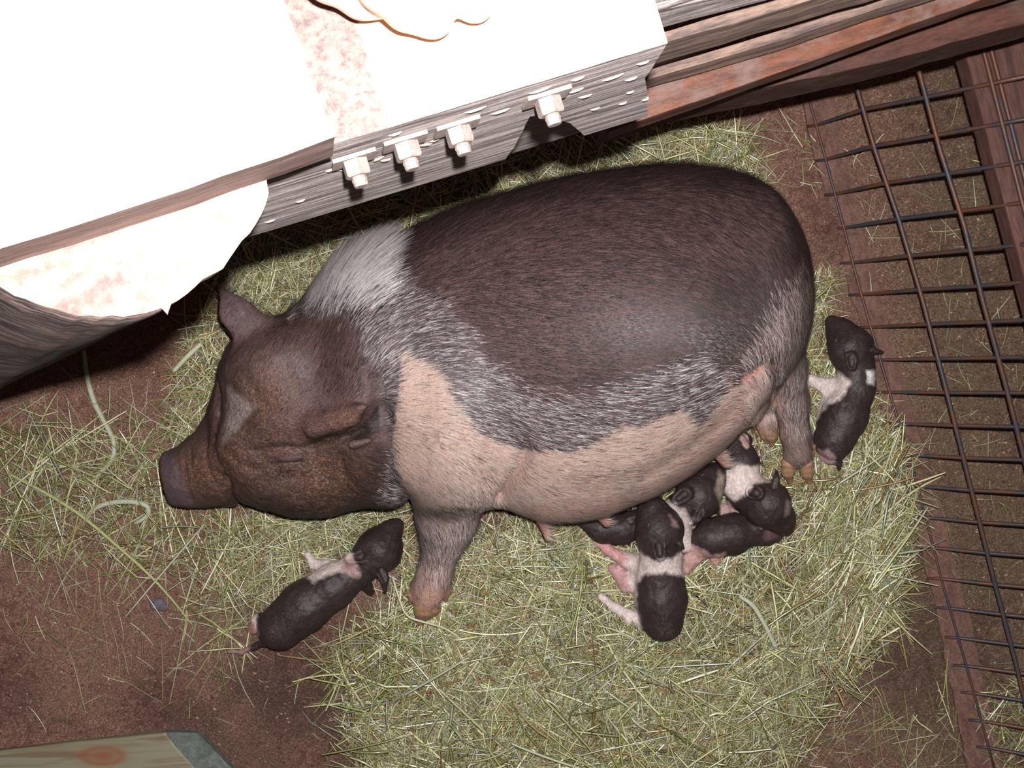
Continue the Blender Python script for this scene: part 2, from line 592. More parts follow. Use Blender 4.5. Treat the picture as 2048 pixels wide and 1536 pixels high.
DENSE = [(1010, 1040), (930, 1090), (900, 1160), (830, 1130), (810, 1090), (800, 1190), (740, 1230), (690, 1260), (640, 1310), (690, 1380), (700, 1450), (720, 1560), (1480, 1560), (1560, 1420),
         (1700, 1330), (1790, 1180), (1810, 1040), (1790, 920), (1740, 800), (1640, 700), (1600, 560), (1450, 700), (1300, 1000)]
REGIONS = [
    ([(560, 700), (800, 520), (1200, 420), (1520, 420), (1600, 600), (1400, 860), (1100, 1000), (820, 1000), (600, 980)], 1800, .03, .16, .004, .012, .0012, .005),
    (DENSE, 11000, .025, .19, .004, .034, .0009, .0052),
    ([(900, 1050), (1150, 1060), (1180, 1250), (1400, 1330), (1650, 1120), (1740, 1000), (1760, 1250), (1500, 1420), (900, 1420), (800, 1250), (900, 1180)], 4200, .03, .18, .02, .045, .0009, .0045),
    ([(1640, 880), (1760, 860), (1790, 1000), (1780, 1200), (1680, 1300), (1600, 1000)], 1500, .05, .20, .01, .04, .001, .005),
    ([(720, 1400), (900, 1380), (1500, 1380), (1650, 1330), (1560, 1560), (720, 1560)], 2200, .05, .18, .015, .035, .001, .004),
    ([(0, 860), (330, 870), (330, 1010), (480, 1040), (800, 1010), (850, 1120), (640, 1120), (480, 1180), (520, 1240), (430, 1300), (380, 1150), (180, 1130), (0, 1090)], 950, .03, .21, .004, .02, .0009, .005),
    ([(430, 1030), (800, 1000), (840, 1110), (700, 1110), (600, 1150), (540, 1200), (450, 1200)], 700, .03, .17, .004, .03, .0009, .004),
    ([(380, 660), (440, 600), (480, 620), (460, 760), (400, 860), (350, 900), (330, 860)], 330, .03, .15, .004, .02, .0009, .004),
    ([(430, 560), (480, 500), (620, 440), (800, 400), (900, 380), (860, 440), (740, 500), (640, 560), (540, 640)], 1300, .03, .17, .004, .025, .0009, .004),
    ([(760, 400), (1000, 300), (1200, 270), (1330, 240), (1480, 250), (1520, 330), (1540, 420), (1300, 380), (1050, 400), (860, 440)], 1900, .03, .15, .004, .025, .0009, .0042),
    ([(0, 1000), (600, 1150), (640, 1300), (300, 1380), (0, 1360)], 150, .04, .20, .004, .012, .0009, .003),
    ([(0, 820), (400, 800), (400, 1000), (0, 1000)], 170, .05, .18, .004, .02, .0009, .004),
    ([(1520, 250), (1620, 230), (1700, 500), (1680, 640), (1600, 450)], 90, .02, .09, .004, .012, .0009, .003),
    ([(1620, 520), (1660, 560), (1650, 660), (1620, 700)], 220, .03, .10, .004, .02, .001, .003),
    ([(1660, 200), (1900, 140), (2048, 500), (2048, 1536), (1980, 1536), (1740, 600)], 210, .02, .10, .004, .01, .0008, .0028),
    ([(1960, 1400), (2060, 1330), (2060, 1560), (1980, 1560)], 160, .03, .12, .004, .02, .0009, .003),
    ([(1500, 1380), (1800, 1220), (1880, 1300), (1920, 1536), (1500, 1560)], 300, .03, .18, .004, .014, .0009, .003),
    ([(900, 1050), (1150, 1060), (1400, 1330), (1650, 1120), (1740, 900), (1790, 1250), (1550, 1480), (1400, 1560), (740, 1560), (700, 1330), (800, 1200)], 1100, .03, .20, .028, .05, .0022, .0065),
    ([(1640, 860), (1770, 850), (1800, 1000), (1780, 1180), (1680, 1300), (1590, 1000)], 420, .06, .20, .02, .05, .002, .006, 1.15, .3),
    ([(0, 860), (330, 870), (330, 1010), (480, 1040), (800, 1010), (850, 1120), (640, 1120), (480, 1180), (520, 1240), (430, 1300), (380, 1150), (180, 1130), (0, 1090)], 170, .06, .24, .01, .03, .002, .006),
    ([(430, 560), (620, 440), (900, 380), (1000, 300), (1330, 240), (1500, 250), (1540, 400), (1300, 380), (860, 440), (640, 560), (540, 640), (460, 760), (400, 860), (380, 700)], 380, .04, .16, .012, .03, .002, .006),
    ([(0, 1380), (700, 1330), (720, 1530), (0, 1500)], 26, .02, .12, .004, .01, .0009, .002),
]
def make_hay():
    P, Wd, C = [], [], []
    for r in REGIONS:
        p, w, c = hay_paths(*r)
        P.append(p); Wd.append(w); C.append(c)
    P = np.concatenate(P); Wd = np.concatenate(Wd); C = np.concatenate(C)
    # feet and piglets press the hay down
    qx = 1024 + P[..., 0] * FPX / (CAM_H - P[..., 2]); qy = 768 - P[..., 1] * FPX / (CAM_H - P[..., 2])
    for (cx, cy, r, zc) in [(850, 1205, 55, .022), (1595, 930, 55, .028), (1540, 870, 40, .02), (1640, 760, 45, .015), (1210, 1100, 60, .012), (1230, 1180, 60, .012), (1390, 1120, 45, .014), (640, 1130, 45, .014), (490, 1300, 50, .008), (510, 1240, 30, .012),
                            (1322, 1200, 70, .02), (1430, 1080, 70, .02), (1540, 1040, 70, .02), (1700, 780, 90, .02), (1660, 920, 40, .012), (650, 1180, 90, .02), (780, 1080, 50, .02), (1200, 1050, 60, .012), (1492, 900, 50, .016), (775, 1165, 30, .015), (1090, 1060, 20, .03)]:
        m = np.hypot(qx - cx, qy - cy) < r
        P[..., 2] = np.where(m, np.minimum(P[..., 2], zc), P[..., 2])
    tw = rng.normal(0, .45, (len(P), 1, 3)) * np.array([1, 1, 0]) + np.array([0, 0, 1.0])
    o = ribbons('hay_bedding', P, Wd, np.repeat(tw, 6, 1), C, M_hay, taper=[.7, 1, 1, 1, .9, .5], origin=(0, 0, 0))
    tag(o, 'loose pale green hay strewn on the dirt floor around the sow', 'hay', kind='stuff')
make_hay()

def make_crumbs():
    n = 26000
    px = rng.random(n) * 2300 - 100; py = rng.random(n) * 1750 - 100
    s = 0.0008 + 0.0022 * rng.random(n)**3
    d = CAM_H / FPX
    c = np.stack([(px - 1024) * d, (768 - py) * d, 0.004 + 0.004 * rng.random(n)], 1)
    base = np.array([(0, 0, 1), (1, 0, 0), (-.5, .8, 0), (-.5, -.8, 0), (0, 0, -1)], float)
    a = rng.random(n) * 6.28
    v = base[None] * s[:, None, None] * (0.6 + 0.8 * rng.random((n, 5, 1)))
    x = v[..., 0] * np.cos(a)[:, None] - v[..., 1] * np.sin(a)[:, None]
    y = v[..., 0] * np.sin(a)[:, None] + v[..., 1] * np.cos(a)[:, None]
    v = np.stack([x * 1.5, y, v[..., 2] * 0.7], 2) + c[:, None]
    F = np.array([(0, 1, 2), (0, 2, 3), (0, 3, 1), (4, 2, 1), (4, 3, 2), (4, 1, 3)])
    f = (F[None] + (np.arange(n) * 5)[:, None, None]).reshape(-1, 3)
    pal = np.array([(0.30, 0.14, 0.09), (0.10, 0.045, 0.03), (0.45, 0.28, 0.18), (0.55, 0.45, 0.36)])
    col = pal[rng.choice(4, n, p=[.4, .38, .17, .05])]
    o = mesh_np('dirt_crumbs', v.reshape(-1, 3), f, M_crumb, cols=np.repeat(col, 5, 0), smooth=False, origin=(0, 0, 0))
    tag(o, 'small clods and wood crumbs scattered over the dirt floor', 'dirt crumbs', kind='stuff')
make_crumbs()

# ------------------------------------------------------------------ the sow
def make_sow():
    B = Body((-0.66, -0.48, -0.01), (0.62, 0.42, 0.43), 0.0042)
    # trunk: loft along the picture's x direction
    T = np.array([
        # x,   top, bottom, half height
        (575, 640, 760, .05), (600, 602, 850, .09), (640, 566, 900, .12), (690, 528, 960, .145), (740, 503, 985, .155), (800, 468, 1000, .165), (860, 438, 1000, .172),
        (930, 410, 1000, .18), (1000, 389, 1010, .187), (1090, 364, 1043, .195), (1150, 352, 1041, .2), (1200, 343, 1032, .205), (1300, 331, 992, .208),
        (1360, 330, 958, .207), (1430, 337, 905, .2), (1480, 350, 850, .19), (1520, 372, 790, .175), (1555, 405, 750, .155), (1580, 445, 725, .13), (1598, 490, 700, .10), (1608, 540, 670, .065), (1613, 590, 620, .02)])
    zc = 0.165
    d = (CAM_H - zc) / FPX
    xs = (B.ax[0] / d + 1024)
    top = np.interp(xs, T[:, 0], T[:, 1]); bot = np.interp(xs, T[:, 0], T[:, 2]); hh = np.interp(xs, T[:, 0], T[:, 3])
    ker = np.exp(-np.linspace(-2, 2, 13)**2); ker /= ker.sum()
    sm = lambda a: np.convolve(np.pad(a, 6, mode='edge'), ker, 'valid')
    top, bot, hh = sm(top) + 5, sm(bot), sm(hh)
    wv = np.maximum((bot - top) / 2 * d, 0.004); vc = (768 - (bot + top) / 2) * d
    y = B.ax[1][None, :, None]; z = B.ax[2][None, None, :]
    zcc = 0.005 + np.minimum(hh, 0.175)
    zcc = np.maximum(zcc, 0.155)
    r = np.sqrt(((y - vc[:, None, None]) / wv[:, None, None])**2 + ((z - zcc[:, None, None]) / hh[:, None, None])**2)
    g = (r - 1) * np.minimum(wv, hh)[:, None, None]
    out = (xs < 575) | (xs > 1613)
    g[out] = 0.5
    # distance-like slope outside the ends
    B.f = np.minimum(B.f, g.astype(np.float32))
    E = lambda px, py, z, rx, ry, rz, k=.03, rot=0, sub=False: B.ell(W(px, py, z), (R(rx, z), R(ry, z), rz), k, rot, sub)
    # shoulder, haunch, neck
    E(900, 830, .20, 120, 185, .165, .05)
    E(760, 760, .19, 120, 240, .165, .06)
    E(1500, 590, .20, 105, 190, .17, .04)
    E(1230, 640, .2, 330, 250, .197, .05)
    # head
    E(610, 790, .175, 150, 165, .15, .04, -0.3)
    E(630, 930, .145, 140, 105, .125, .04)
    E(522, 880, .15, 85, 135, .125, .035, 0.45)
    E(560, 740, .19, 110, 90, .14, .04)
    # snout
    B.cone(W(505, 915, .135), W(392, 950, .105), R(96, .13), R(64, .1), .025)
    B.cone(W(480, 835, .145), W(398, 912, .11), R(52, .14), R(38, .11), .02)
    B.cone(W(400, 950, .10), W(345, 957, .098), R(59, .1), R(57, .1), .012)
    # lower jaw and lip
    B.cone(W(470, 975, .085), W(385, 985, .07), R(38, .09), R(31, .07), .015)
    # far side brow
    B.cone(W(480, 755, .16), W(440, 850, .14), R(40, .15), R(26, .13), .016)
    # lids of the near eye and the brow fold above it
    B.cone(W(545, 905, .247), W(600, 893, .250), .013, .012, .01)
    B.cone(W(540, 872, .262), W(680, 862, .27), .020, .018, .018)
    B.cone(W(640, 880, .26), W(760, 893, .235), .022, .008, .014)
    # ears
    B.cone(W(512, 668, .27), W(472, 625, .285), R(48, .28), R(31, .28), .012, flat=(.35, .25, 1), s=3.2)
    B.cone(W(472, 625, .285), W(440, 572, .285), R(31, .28), R(7, .28), .008, flat=(.35, .25, 1), s=2.8)
    t1, t2, t3 = B.top(668, 850), B.top(712, 845), B.top(750, 830)
    B.cone(W(690, 878, t1 + .004), W(752, 842, t3 + .004), R(14, .3), R(27, .3), .006, sub=True)
    B.cone(W(640, 850, t1 - .012), W(705, 832, t2 + .004), R(34, .3), R(20, .3), .012)
    B.cone(W(676, 838, t1 + .006), W(752, 804, t3 + .036), R(21, .3), R(9, .3), .006)
    B.cone(W(754, 804, t3 + .034), W(760, 852, t3 + .012), R(9, .3), R(9, .3), .004)
    B.cone(W(760, 852, t3 + .012), W(742, 880, t3 - .012), R(9, .3), R(9, .3), .005)
    B.cone(W(706, 888, t2 - .002), W(742, 880, t3 - .012), R(12, .27), R(9, .27), .006)
    # front leg
    B.chain([(905, 900, .19, 112), (894, 1030, .115, 60), (887, 1075, .085, 44), (877, 1118, .066, 29), (868, 1150, .056, 30), (857, 1185, .05, 27), (850, 1205, .045, 21)], .022)
    B.chain([(838, 1168, .045, 15), (825, 1192, .042, 10)], .010)
    B.chain([(882, 1150, .045, 19), (893, 1180, .042, 12)], .010)
    # near hind leg
    B.chain([(1545, 650, .19, 66), (1562, 740, .13, 46), (1583, 805, .095, 31), (1590, 865, .078, 25), (1595, 905, .065, 27)], .02)
    B.chain([(1586, 905, .062, 17), (1579, 932, .055, 15)], .008)
    B.chain([(1604, 905, .062, 18), (1612, 932, .055, 14)], .008)
    B.chain([(1616, 872, .06, 10), (1625, 896, .055, 6)], .006)
    eye_z = B.top(580, 912)
    # far hind leg
    B.chain([(1530, 720, .07, 36), (1526, 790, .05, 26), (1530, 830, .045, 25), (1536, 856, .042, 19)], .014)
    B.chain([(1550, 800, .045, 10), (1556, 842, .042, 6)], .006)
    # udder swelling
    E(1490, 790, .13, 48, 85, .085, .02, -0.5)
    # teats
    for a in [(1082, 1030, 1095, 1072, 15, 7), (1190, 1015, 1212, 1044, 16, 8), (1425, 895, 1452, 926, 15, 9), (1515, 790, 1544, 808, 11, 8)]:
        B.cone(W(a[0], a[1], .155), W(a[2], a[3], .14), R(a[4], .15), R(a[5], .14), .010)
        B.cone(W(a[2], a[3], .14), W(a[2] + (a[2] - a[0]) * .15, a[3] + (a[3] - a[1]) * .15, .137), R(a[5] + 1.5, .14), R(a[5], .14), .003)
    # creases, folds and bumps of the skin
    X = B.ax[0][:, None, None]; Y = B.ax[1][None, :, None]; Z = B.ax[2][None, None, :]
    def fold(pts, w, dep, z, z0, z1):
        dd = (CAM_H - z) / FPX
        px = 1024 + B.ax[0][:, None] / dd + 0 * B.ax[1][None, :]; py = 768 - B.ax[1][None, :] / dd + 0 * B.ax[0][:, None]
        g = dep * np.exp(-(line_d(px, py, pts) / w)**2)
        zm = ((Z > z0) & (Z < z1)).astype(np.float32)
        B.f += (g[:, :, None] * zm).astype(np.float32)
    fold([(520, 900), (560, 890), (600, 893), (640, 884)], 6, .005, .25, .15, .35)
    fold([(630, 888), (670, 872), (700, 872), (740, 856)], 8, .009, .25, .15, .35)
    fold([(548, 928), (575, 918), (604, 922), (622, 934)], 4, .004, .25, .15, .35)
    fold([(556, 945), (585, 958), (622, 950)], 6, .002, .25, .15, .35)
    fold([(470, 900), (500, 925), (540, 935)], 6, .003, .2, .12, .35)
    fold([(372, 905), (378, 950), (384, 1000)], 4, .0035, .15, .04, .25)
    fold([(640, 905), (655, 950), (650, 1000)], 5, .003, .22, .08, .33)
    fold([(730, 905), (738, 950)], 5, .003, .22, .08, .33)
    fold([(560, 960), (600, 940), (618, 905)], 9, .003, .24, .12, .35)
    fold([(478, 1025), (474, 985), (480, 950)], 11, .014, .12, .02, .3)
    fold([(440, 770), (452, 830), (430, 880)], 9, .010, .22, .1, .33)
    fold([(385, 900), (395, 950), (400, 990)], 4, .004, .15, .05, .25)
    fold([(420, 885), (430, 935), (445, 985)], 5, .003, .16, .05, .25)
    fold([(610, 930), (612, 1000)], 7, .004, .22, .08, .3)
    fold([(690, 905), (695, 960)], 5, .003, .25, .08, .33)
    fold([(765, 770), (775, 880), (770, 960), (800, 1005)], 26, .014, .3, .05, .4)
    fold([(1050, 890), (1035, 930), (1000, 985)], 10, .012, .25, .05, .4)
    fold([(1440, 760), (1490, 728), (1520, 735), (1545, 790)], 8, .010, .2, .04, .36)
    fold([(1500, 740), (1440, 830), (1370, 890), (1280, 950)], 16, .004, .26, .05, .36)
    fold([(500, 760), (530, 800), (560, 830)], 7, .003, .3, .1, .4)
    fold([(560, 730), (590, 790)], 7, .003, .33, .1, .4)
    fold([(836, 1204), (870, 1200)], 4, .002, .07, .03, .2)
    # flat snout disc
    c0 = W(331, 955, .1); nv = np.array([-.975, -.2, .1])
    pl_ = ((X - c0[0]) * nv[0] + (Y - c0[1]) * nv[1] + (Z - c0[2]) * nv[2]).astype(np.float32)
    kk = .010
    hsm = np.maximum(kk - np.abs(B.f - pl_), 0) / kk
    B.f = np.maximum(B.f, pl_) + hsm * hsm * kk * .25
    v, q = B.mesh(zmin=0.012)
    nrm, fn = vnormals(v, q)
    px, py = to_px(v)
    facew = pmask(px, py, [(300, 700), (520, 680), (700, 860), (780, 1060), (300, 1060)], 40)
    v = v + nrm * ((0.0014 + .003 * facew) * fbm(v[:, 0] * 45, v[:, 1] * 45, v[:, 2] * 45, 3, 3))[:, None]
    px, py = to_px(v)
    # markings of the coat
    dark = np.array([0.105, 0.060, 0.057]); grey = np.array([0.12, 0.088, 0.092]); pink = np.array([0.45, 0.30, 0.245]); legc = np.array([0.23, 0.155, 0.135])
    def col(px, py, v=None):
        c = np.tile(dark, (len(px), 1))
        nz = fbm(px / 40, py / 40, 0, 11, 4)[:, None]
        c = c * (1 + 0.25 * nz)
        def lay(poly, cc, soft=8, wob=6, a=1.0, ws=25):
            nonlocal c
            m = (pmask(px, py, poly, soft, wob, ws) * a)[:, None]
            c = c * (1 - m) + np.array(cc) * (1 + 0.12 * nz) * m
        lay(GREY, grey, 9, 8)
        lay(MANE, (0.22, 0.185, 0.185), 20, 14, .8, 18)
        lay([(1440, 765), (1480, 715), (1525, 675), (1568, 615), (1594, 550), (1606, 510), (1640, 620), (1660, 1000), (1560, 1000), (1540, 800)], (0.20, 0.135, 0.115), 9, 6)
        lay(SHOULDER, pink, 3, 2.0, ws=12)
        lay(BELLY, pink * 0.92, 3, 4, ws=14)
        lay([(805, 1000), (850, 960), (1000, 960), (1040, 1000), (960, 1060), (910, 1300), (780, 1300), (840, 1110)], legc * 1.6, 30, 10)
        lay([(800, 1150), (910, 1140), (920, 1300), (780, 1300)], (0.42, 0.24, 0.19), 22, 8)
        lay([(1200, 1000), (1330, 960), (1440, 870), (1540, 760), (1580, 800), (1440, 960), (1330, 1010), (1200, 1060), (1000, 1060), (1000, 1020)], (0.44, 0.22, 0.19), 14, 5, .8)
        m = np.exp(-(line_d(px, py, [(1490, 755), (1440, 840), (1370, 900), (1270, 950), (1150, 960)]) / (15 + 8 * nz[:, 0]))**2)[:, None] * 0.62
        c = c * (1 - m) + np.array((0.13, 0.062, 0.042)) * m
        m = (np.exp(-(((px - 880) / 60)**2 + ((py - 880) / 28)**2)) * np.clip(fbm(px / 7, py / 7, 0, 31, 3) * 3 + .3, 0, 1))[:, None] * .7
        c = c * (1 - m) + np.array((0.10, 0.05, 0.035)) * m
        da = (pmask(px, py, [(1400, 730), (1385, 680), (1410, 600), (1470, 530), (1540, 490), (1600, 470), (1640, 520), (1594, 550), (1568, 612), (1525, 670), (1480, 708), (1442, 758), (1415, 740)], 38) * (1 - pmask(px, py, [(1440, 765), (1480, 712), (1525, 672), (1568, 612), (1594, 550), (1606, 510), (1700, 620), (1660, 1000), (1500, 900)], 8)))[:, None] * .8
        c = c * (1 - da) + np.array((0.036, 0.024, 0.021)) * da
        lay([(1492, 728), (1520, 735), (1538, 780), (1528, 800), (1480, 872), (1415, 930), (1395, 905), (1440, 830), (1462, 780)], (0.40, 0.20, 0.165), 6, 4, .8)
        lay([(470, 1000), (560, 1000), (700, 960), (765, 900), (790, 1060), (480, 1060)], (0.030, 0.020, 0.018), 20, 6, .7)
        # dusty face
        m = (np.exp(-(((px - 430) / 80)**2 + ((py - 940) / 55)**2)) + 0.9 * np.exp(-(((px - 650) / 75)**2 + ((py - 960) / 60)**2)) + .6 * np.exp(-(((px - 520) / 70)**2 + ((py - 800) / 60)**2)) + .9 * np.exp(-(((px - 690) / 32)**2 + ((py - 835) / 22)**2)))
        m = np.clip(m * (0.55 + 1.6 * fbm(px / 5, py / 5, 0, 41, 2)), 0, 1)[:, None] * .25
        c = c * (1 - m) + np.array((0.235, 0.12, 0.058)) * m
        fm = pmask(px, py, [(300, 900), (450, 700), (520, 700), (560, 900), (770, 880), (790, 1060), (500, 1060), (300, 1040)], 30)[:, None] * .58
        c = c * (1 - fm) + np.array((0.045, 0.028, 0.022)) * fm * (1 - m) + c * fm * m
        # blaze between the eyes
        lay([(455, 770), (512, 812), (470, 862), (445, 892), (448, 850), (458, 820)], (0.23, 0.19, 0.185), 5, 3, ws=10)
        # snout disc, ear insides, eye crease with its shade put into the colour
        lay([(318, 905), (345, 905), (362, 950), (388, 1010), (340, 1012)], (0.085, 0.062, 0.075), 5, 1)
        lay([(690, 872), (700, 862), (728, 842), (756, 812), (760, 862), (748, 872), (716, 880)], (0.018, 0.013, 0.013), 3, 1)
        lay([(720, 876), (752, 866), (745, 882), (715, 888)], (0.13, 0.075, 0.085), 3, 0, .6)
        lay([(430, 560), (545, 640), (500, 700), (460, 680)], (0.085, 0.05, 0.055), 10, 1, .8)
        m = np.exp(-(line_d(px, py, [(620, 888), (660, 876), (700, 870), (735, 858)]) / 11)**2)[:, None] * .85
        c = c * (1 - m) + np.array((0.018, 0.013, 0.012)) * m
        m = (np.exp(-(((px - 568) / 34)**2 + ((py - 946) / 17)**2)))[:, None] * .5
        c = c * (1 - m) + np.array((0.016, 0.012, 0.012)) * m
        for t in [(1090, 1056, 14), (1206, 1034, 16), (1443, 912, 15), (1530, 798, 16)]:
            m = np.exp(-(((px - t[0])**2 + (py - t[1])**2) / t[2]**2))[:, None] * .7
            c = c * (1 - m) + np.array((0.42, 0.15, 0.14)) * m
        m = np.exp(-(((px - 1515) / 30)**2 + ((py - 785) / 50)**2))[:, None] * .35
        c = c * (1 - m) + np.array((0.42, 0.13, 0.11)) * m
        lay([(1500, 790), (1560, 780), (1575, 850), (1550, 900), (1510, 880)], (0.42, 0.24, 0.18), 10, 3)
        return np.clip(c, 0.008, 1)
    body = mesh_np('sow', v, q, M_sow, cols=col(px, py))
    G = lambda cx, cy, rx, ry: np.exp(-(((px - cx) / rx)**2 + ((py - cy) / ry)**2))
    du = G(430, 940, 85, 60) + .95 * G(650, 960, 85, 65) + .7 * G(520, 800, 75, 65) + 1.0 * G(690, 835, 34, 22) + .5 * G(560, 900, 90, 60) + .35 * G(900, 880, 130, 60) + .35 * G(1250, 920, 240, 60) + .3 * G(580, 680, 90, 60)
    a = body.data.color_attributes.new('Dust', 'FLOAT_COLOR', 'POINT')
    cc = np.ones((len(v), 4), np.float32); cc[:, :3] = np.clip(du, 0, 1)[:, None]
    a.data.foreach_set('color', cc.ravel())
    tag(body, 'large black and pink sow with a pale shoulder belt lying on hay', 'sow')
    # amber claws
    def claw(pts, c=(0.36, 0.21, 0.12)):
        P = np.array([W(p[0], p[1], p[2]) for p in pts]); rr = [R(p[3], p[2]) for p in pts]
        m = max(rr) + .006
        b = Body(P.min(0) - m, P.max(0) + m, 0.0017)
        b.chain(pts, .004)
        vv, qq = b.mesh(zmin=0.004)
        p2 = to_px(vv)[1]
        t = np.clip((p2 - pts[0][1]) / (pts[-1][1] - pts[0][1] + 1e-6), 0, 1)[:, None]
        cc = np.array(c) * (1 + .15 * np.sin(t * 20)) * (1 - .35 * t)
        mesh_np('hoof', vv, qq, M_hoof, body, cols=cc)['label'] = 'amber hoof'
    claw([(850, 1200, .05, 22), (848, 1218, .044, 21), (841, 1240, .034, 11)])
    claw([(862, 1198, .046, 20), (864, 1216, .040, 17), (856, 1232, .032, 9)])
    claw([(825, 1190, .045, 10), (821, 1206, .036, 5)])
    claw([(893, 1180, .045, 11), (891, 1200, .036, 5)])
    claw([(1578, 926, .058, 15), (1576, 944, .050, 13), (1580, 962, .040, 6)])
    claw([(1611, 926, .058, 15), (1614, 945, .050, 13), (1619, 964, .040, 6)])
    claw([(1537, 850, .046, 18), (1542, 870, .040, 14), (1544, 888, .032, 6)])
    claw([(1524, 852, .044, 12), (1528, 870, .038, 8), (1534, 886, .030, 4)])
    claw([(1556, 838, .044, 7), (1557, 852, .038, 4)])
    claw([(1625, 892, .056, 7), (1627, 908, .048, 4)])
    # closed near eye
    c_ = W(582, 914, eye_z - .003)
    b = Body(c_ - .03, c_ + .03, .0014)
    b.ell(c_, (.021, .0075, .006), .002, .10)
    vv, qq = b.mesh()
    mesh_np('eyelid', vv, qq, M_sow, body, cols=np.tile((0.075, 0.045, 0.04), (len(vv), 1)))['label'] = 'closed wrinkled eyelid'
    b = Body(c_ - .03, c_ + .03, .0014)
    b.cone(c_ + np.array([-.020, -.0075, -.001]), c_ + np.array([.018, -.0055, -.001]), .0022, .0016, .002)
    vv, qq = b.mesh()
    mesh_np('lash_line', vv, qq, M_sow, body, cols=np.tile((0.012, 0.009, 0.009), (len(vv), 1)))['label'] = 'dark line of the closed eye'

    # bristles
    tri = np.linalg.norm(fn, axis=1)
    fc = v[q].mean(1)
    nf = fn / (tri[:, None] + 1e-12)
    ok = (fc[:, 2] > 0.03) & (nf[:, 2] > -0.35)
    n = 140000
    pr = tri * ok
    fpx, fpy = to_px(fc)
    # sparse on feet and snout, thick on mane
    snout = pmask(fpx, fpy, [(300, 880), (400, 860), (420, 1040), (300, 1040)], 20)
    mane = pmask(fpx, fpy, MANE, 15)
    foot = pmask(fpx, fpy, [(780, 1170), (920, 1170), (920, 1300), (780, 1300)], 10) + pmask(fpx, fpy, [(1480, 830), (1700, 900), (1700, 1000), (1480, 950)], 10)
    ear = pmask(fpx, fpy, [(420, 560), (540, 640), (510, 700), (450, 690)], 6)
    pr = pr * (1 - .93 * snout) * (1 + 2.2 * mane) * (1 - .9 * np.clip(foot, 0, 1)) * (1 - .7 * ear)
    pr = pr / pr.sum()
    pick = rng.choice(len(q), n, p=pr)
    u1, u2 = rng.random((n, 1)), rng.random((n, 1))
    A, Bq, C, D = v[q[pick, 0]], v[q[pick, 1]], v[q[pick, 2]], v[q[pick, 3]]
    p0 = A * (1 - u1) * (1 - u2) + Bq * u1 * (1 - u2) + C * u1 * u2 + D * (1 - u1) * u2
    nn = nrm[q[pick, 0]] * (1 - u1) * (1 - u2) + nrm[q[pick, 1]] * u1 * (1 - u2) + nrm[q[pick, 2]] * u1 * u2 + nrm[q[pick, 3]] * (1 - u1) * u2
    nn /= np.linalg.norm(nn, axis=1, keepdims=True)
    hx, hy = to_px(p0)
    FL = np.array([(350, 950, .8, -.2), (420, 860, .7, -.6), (480, 820, .5, -.9), (560, 760, .35, -1), (600, 700, .4, -1), (640, 620, .6, -.9), (700, 560, .8, -.7), (640, 860, .8, -.2),
                   (700, 700, .45, -.8), (760, 640, .8, -.5), (780, 540, .8, -.45), (860, 600, 1, -.15), (900, 660, 1, .08), (860, 480, .9, -.25), (1000, 450, 1, -.05), (1000, 600, .95, .25), (1300, 430, .95, .35), (1480, 430, .6, .8),
                   (1580, 560, .15, 1), (1300, 620, 1, .15), (1450, 650, .8, .4), (780, 800, 1, .02), (730, 760, .3, -.7), (780, 950, .9, .55), (900, 950, .6, .7), (880, 820, 1, .12), (1000, 850, 1, .3), (1150, 850, 1, .1),
                   (1400, 780, .9, -.55), (1250, 760, 1, .02), (1200, 950, 1, -.15), (1350, 900, .8, -.5), (880, 1100, -.1, 1), (950, 1020, .2, 1), (1580, 800, .05, 1), (1550, 700, .3, .9), (620, 980, 1, .25), (700, 1000, .9, .4), (520, 960, 1, .3)])
    dx = hx[:, None] - FL[None, :, 0]; dy = hy[:, None] - FL[None, :, 1]
    w = 1 / (dx * dx + dy * dy + 900)**1.4
    L2 = np.hypot(FL[:, 2], FL[:, 3])
    fx = (w * (FL[:, 2] / L2)).sum(1); fy = (w * (FL[:, 3] / L2)).sum(1)
    dirv = np.stack([fx, -fy, 0 * fx], 1)
    dirv /= np.linalg.norm(dirv, axis=1, keepdims=True)
    ja = rng.normal(0, 0.11, n)
    ca, sa = np.cos(ja), np.sin(ja)
    dirv = np.stack([dirv[:, 0] * ca - dirv[:, 1] * sa, dirv[:, 0] * sa + dirv[:, 1] * ca, 0 * ja], 1)
    dirv = dirv - nn * (dirv * nn).sum(1, keepdims=True)
    dirv /= np.linalg.norm(dirv, axis=1, keepdims=True) + 1e-9
    manem = pmask(hx, hy, MANE, 22, 16, 18)
    face = pmask(hx, hy, [(300, 700), (520, 680), (700, 860), (780, 1060), (300, 1060)], 40)
    L = (0.012 + 0.010 * rng.random(n)) * (1 + 1.7 * manem) * (1 - .55 * face)
    crest = pmask(hx, hy, [(600, 600), (700, 510), (860, 420), (1000, 375), (1300, 310), (1500, 340), (1480, 380), (1300, 360), (1000, 430), (860, 500), (700, 590)], 20)
    L = L * (1 + .7 * crest)
    lift = 0.10 + 0.12 * rng.random(n) + .12 * crest
    wh = np.clip(pmask(hx, hy, GREY, 10, 9) * 0.34, 0, 1)
    wh = np.maximum(wh, manem * .85)
    lowgrey = pmask(hx, hy, [(1000, 740), (1100, 800), (1240, 770), (1300, 740), (1420, 715), (1440, 770), (1300, 850), (1150, 900), (1040, 890)], 20, 10)
    wh = np.maximum(wh, lowgrey * .40)
    wh = wh * (1 - .55 * pmask(hx, hy, [(1440, 765), (1525, 675), (1606, 510), (1700, 620), (1660, 1000), (1500, 900)], 15))
    pk = np.maximum(pmask(hx, hy, SHOULDER, 3, 2, 12), pmask(hx, hy, BELLY, 3, 4, 14))
    eara = pmask(hx, hy, [(630, 800), (700, 800), (752, 796), (764, 800), (766, 888), (690, 905)], 4)
    wh = wh * (1 - eara)
    L *= (1 - .6 * eara)
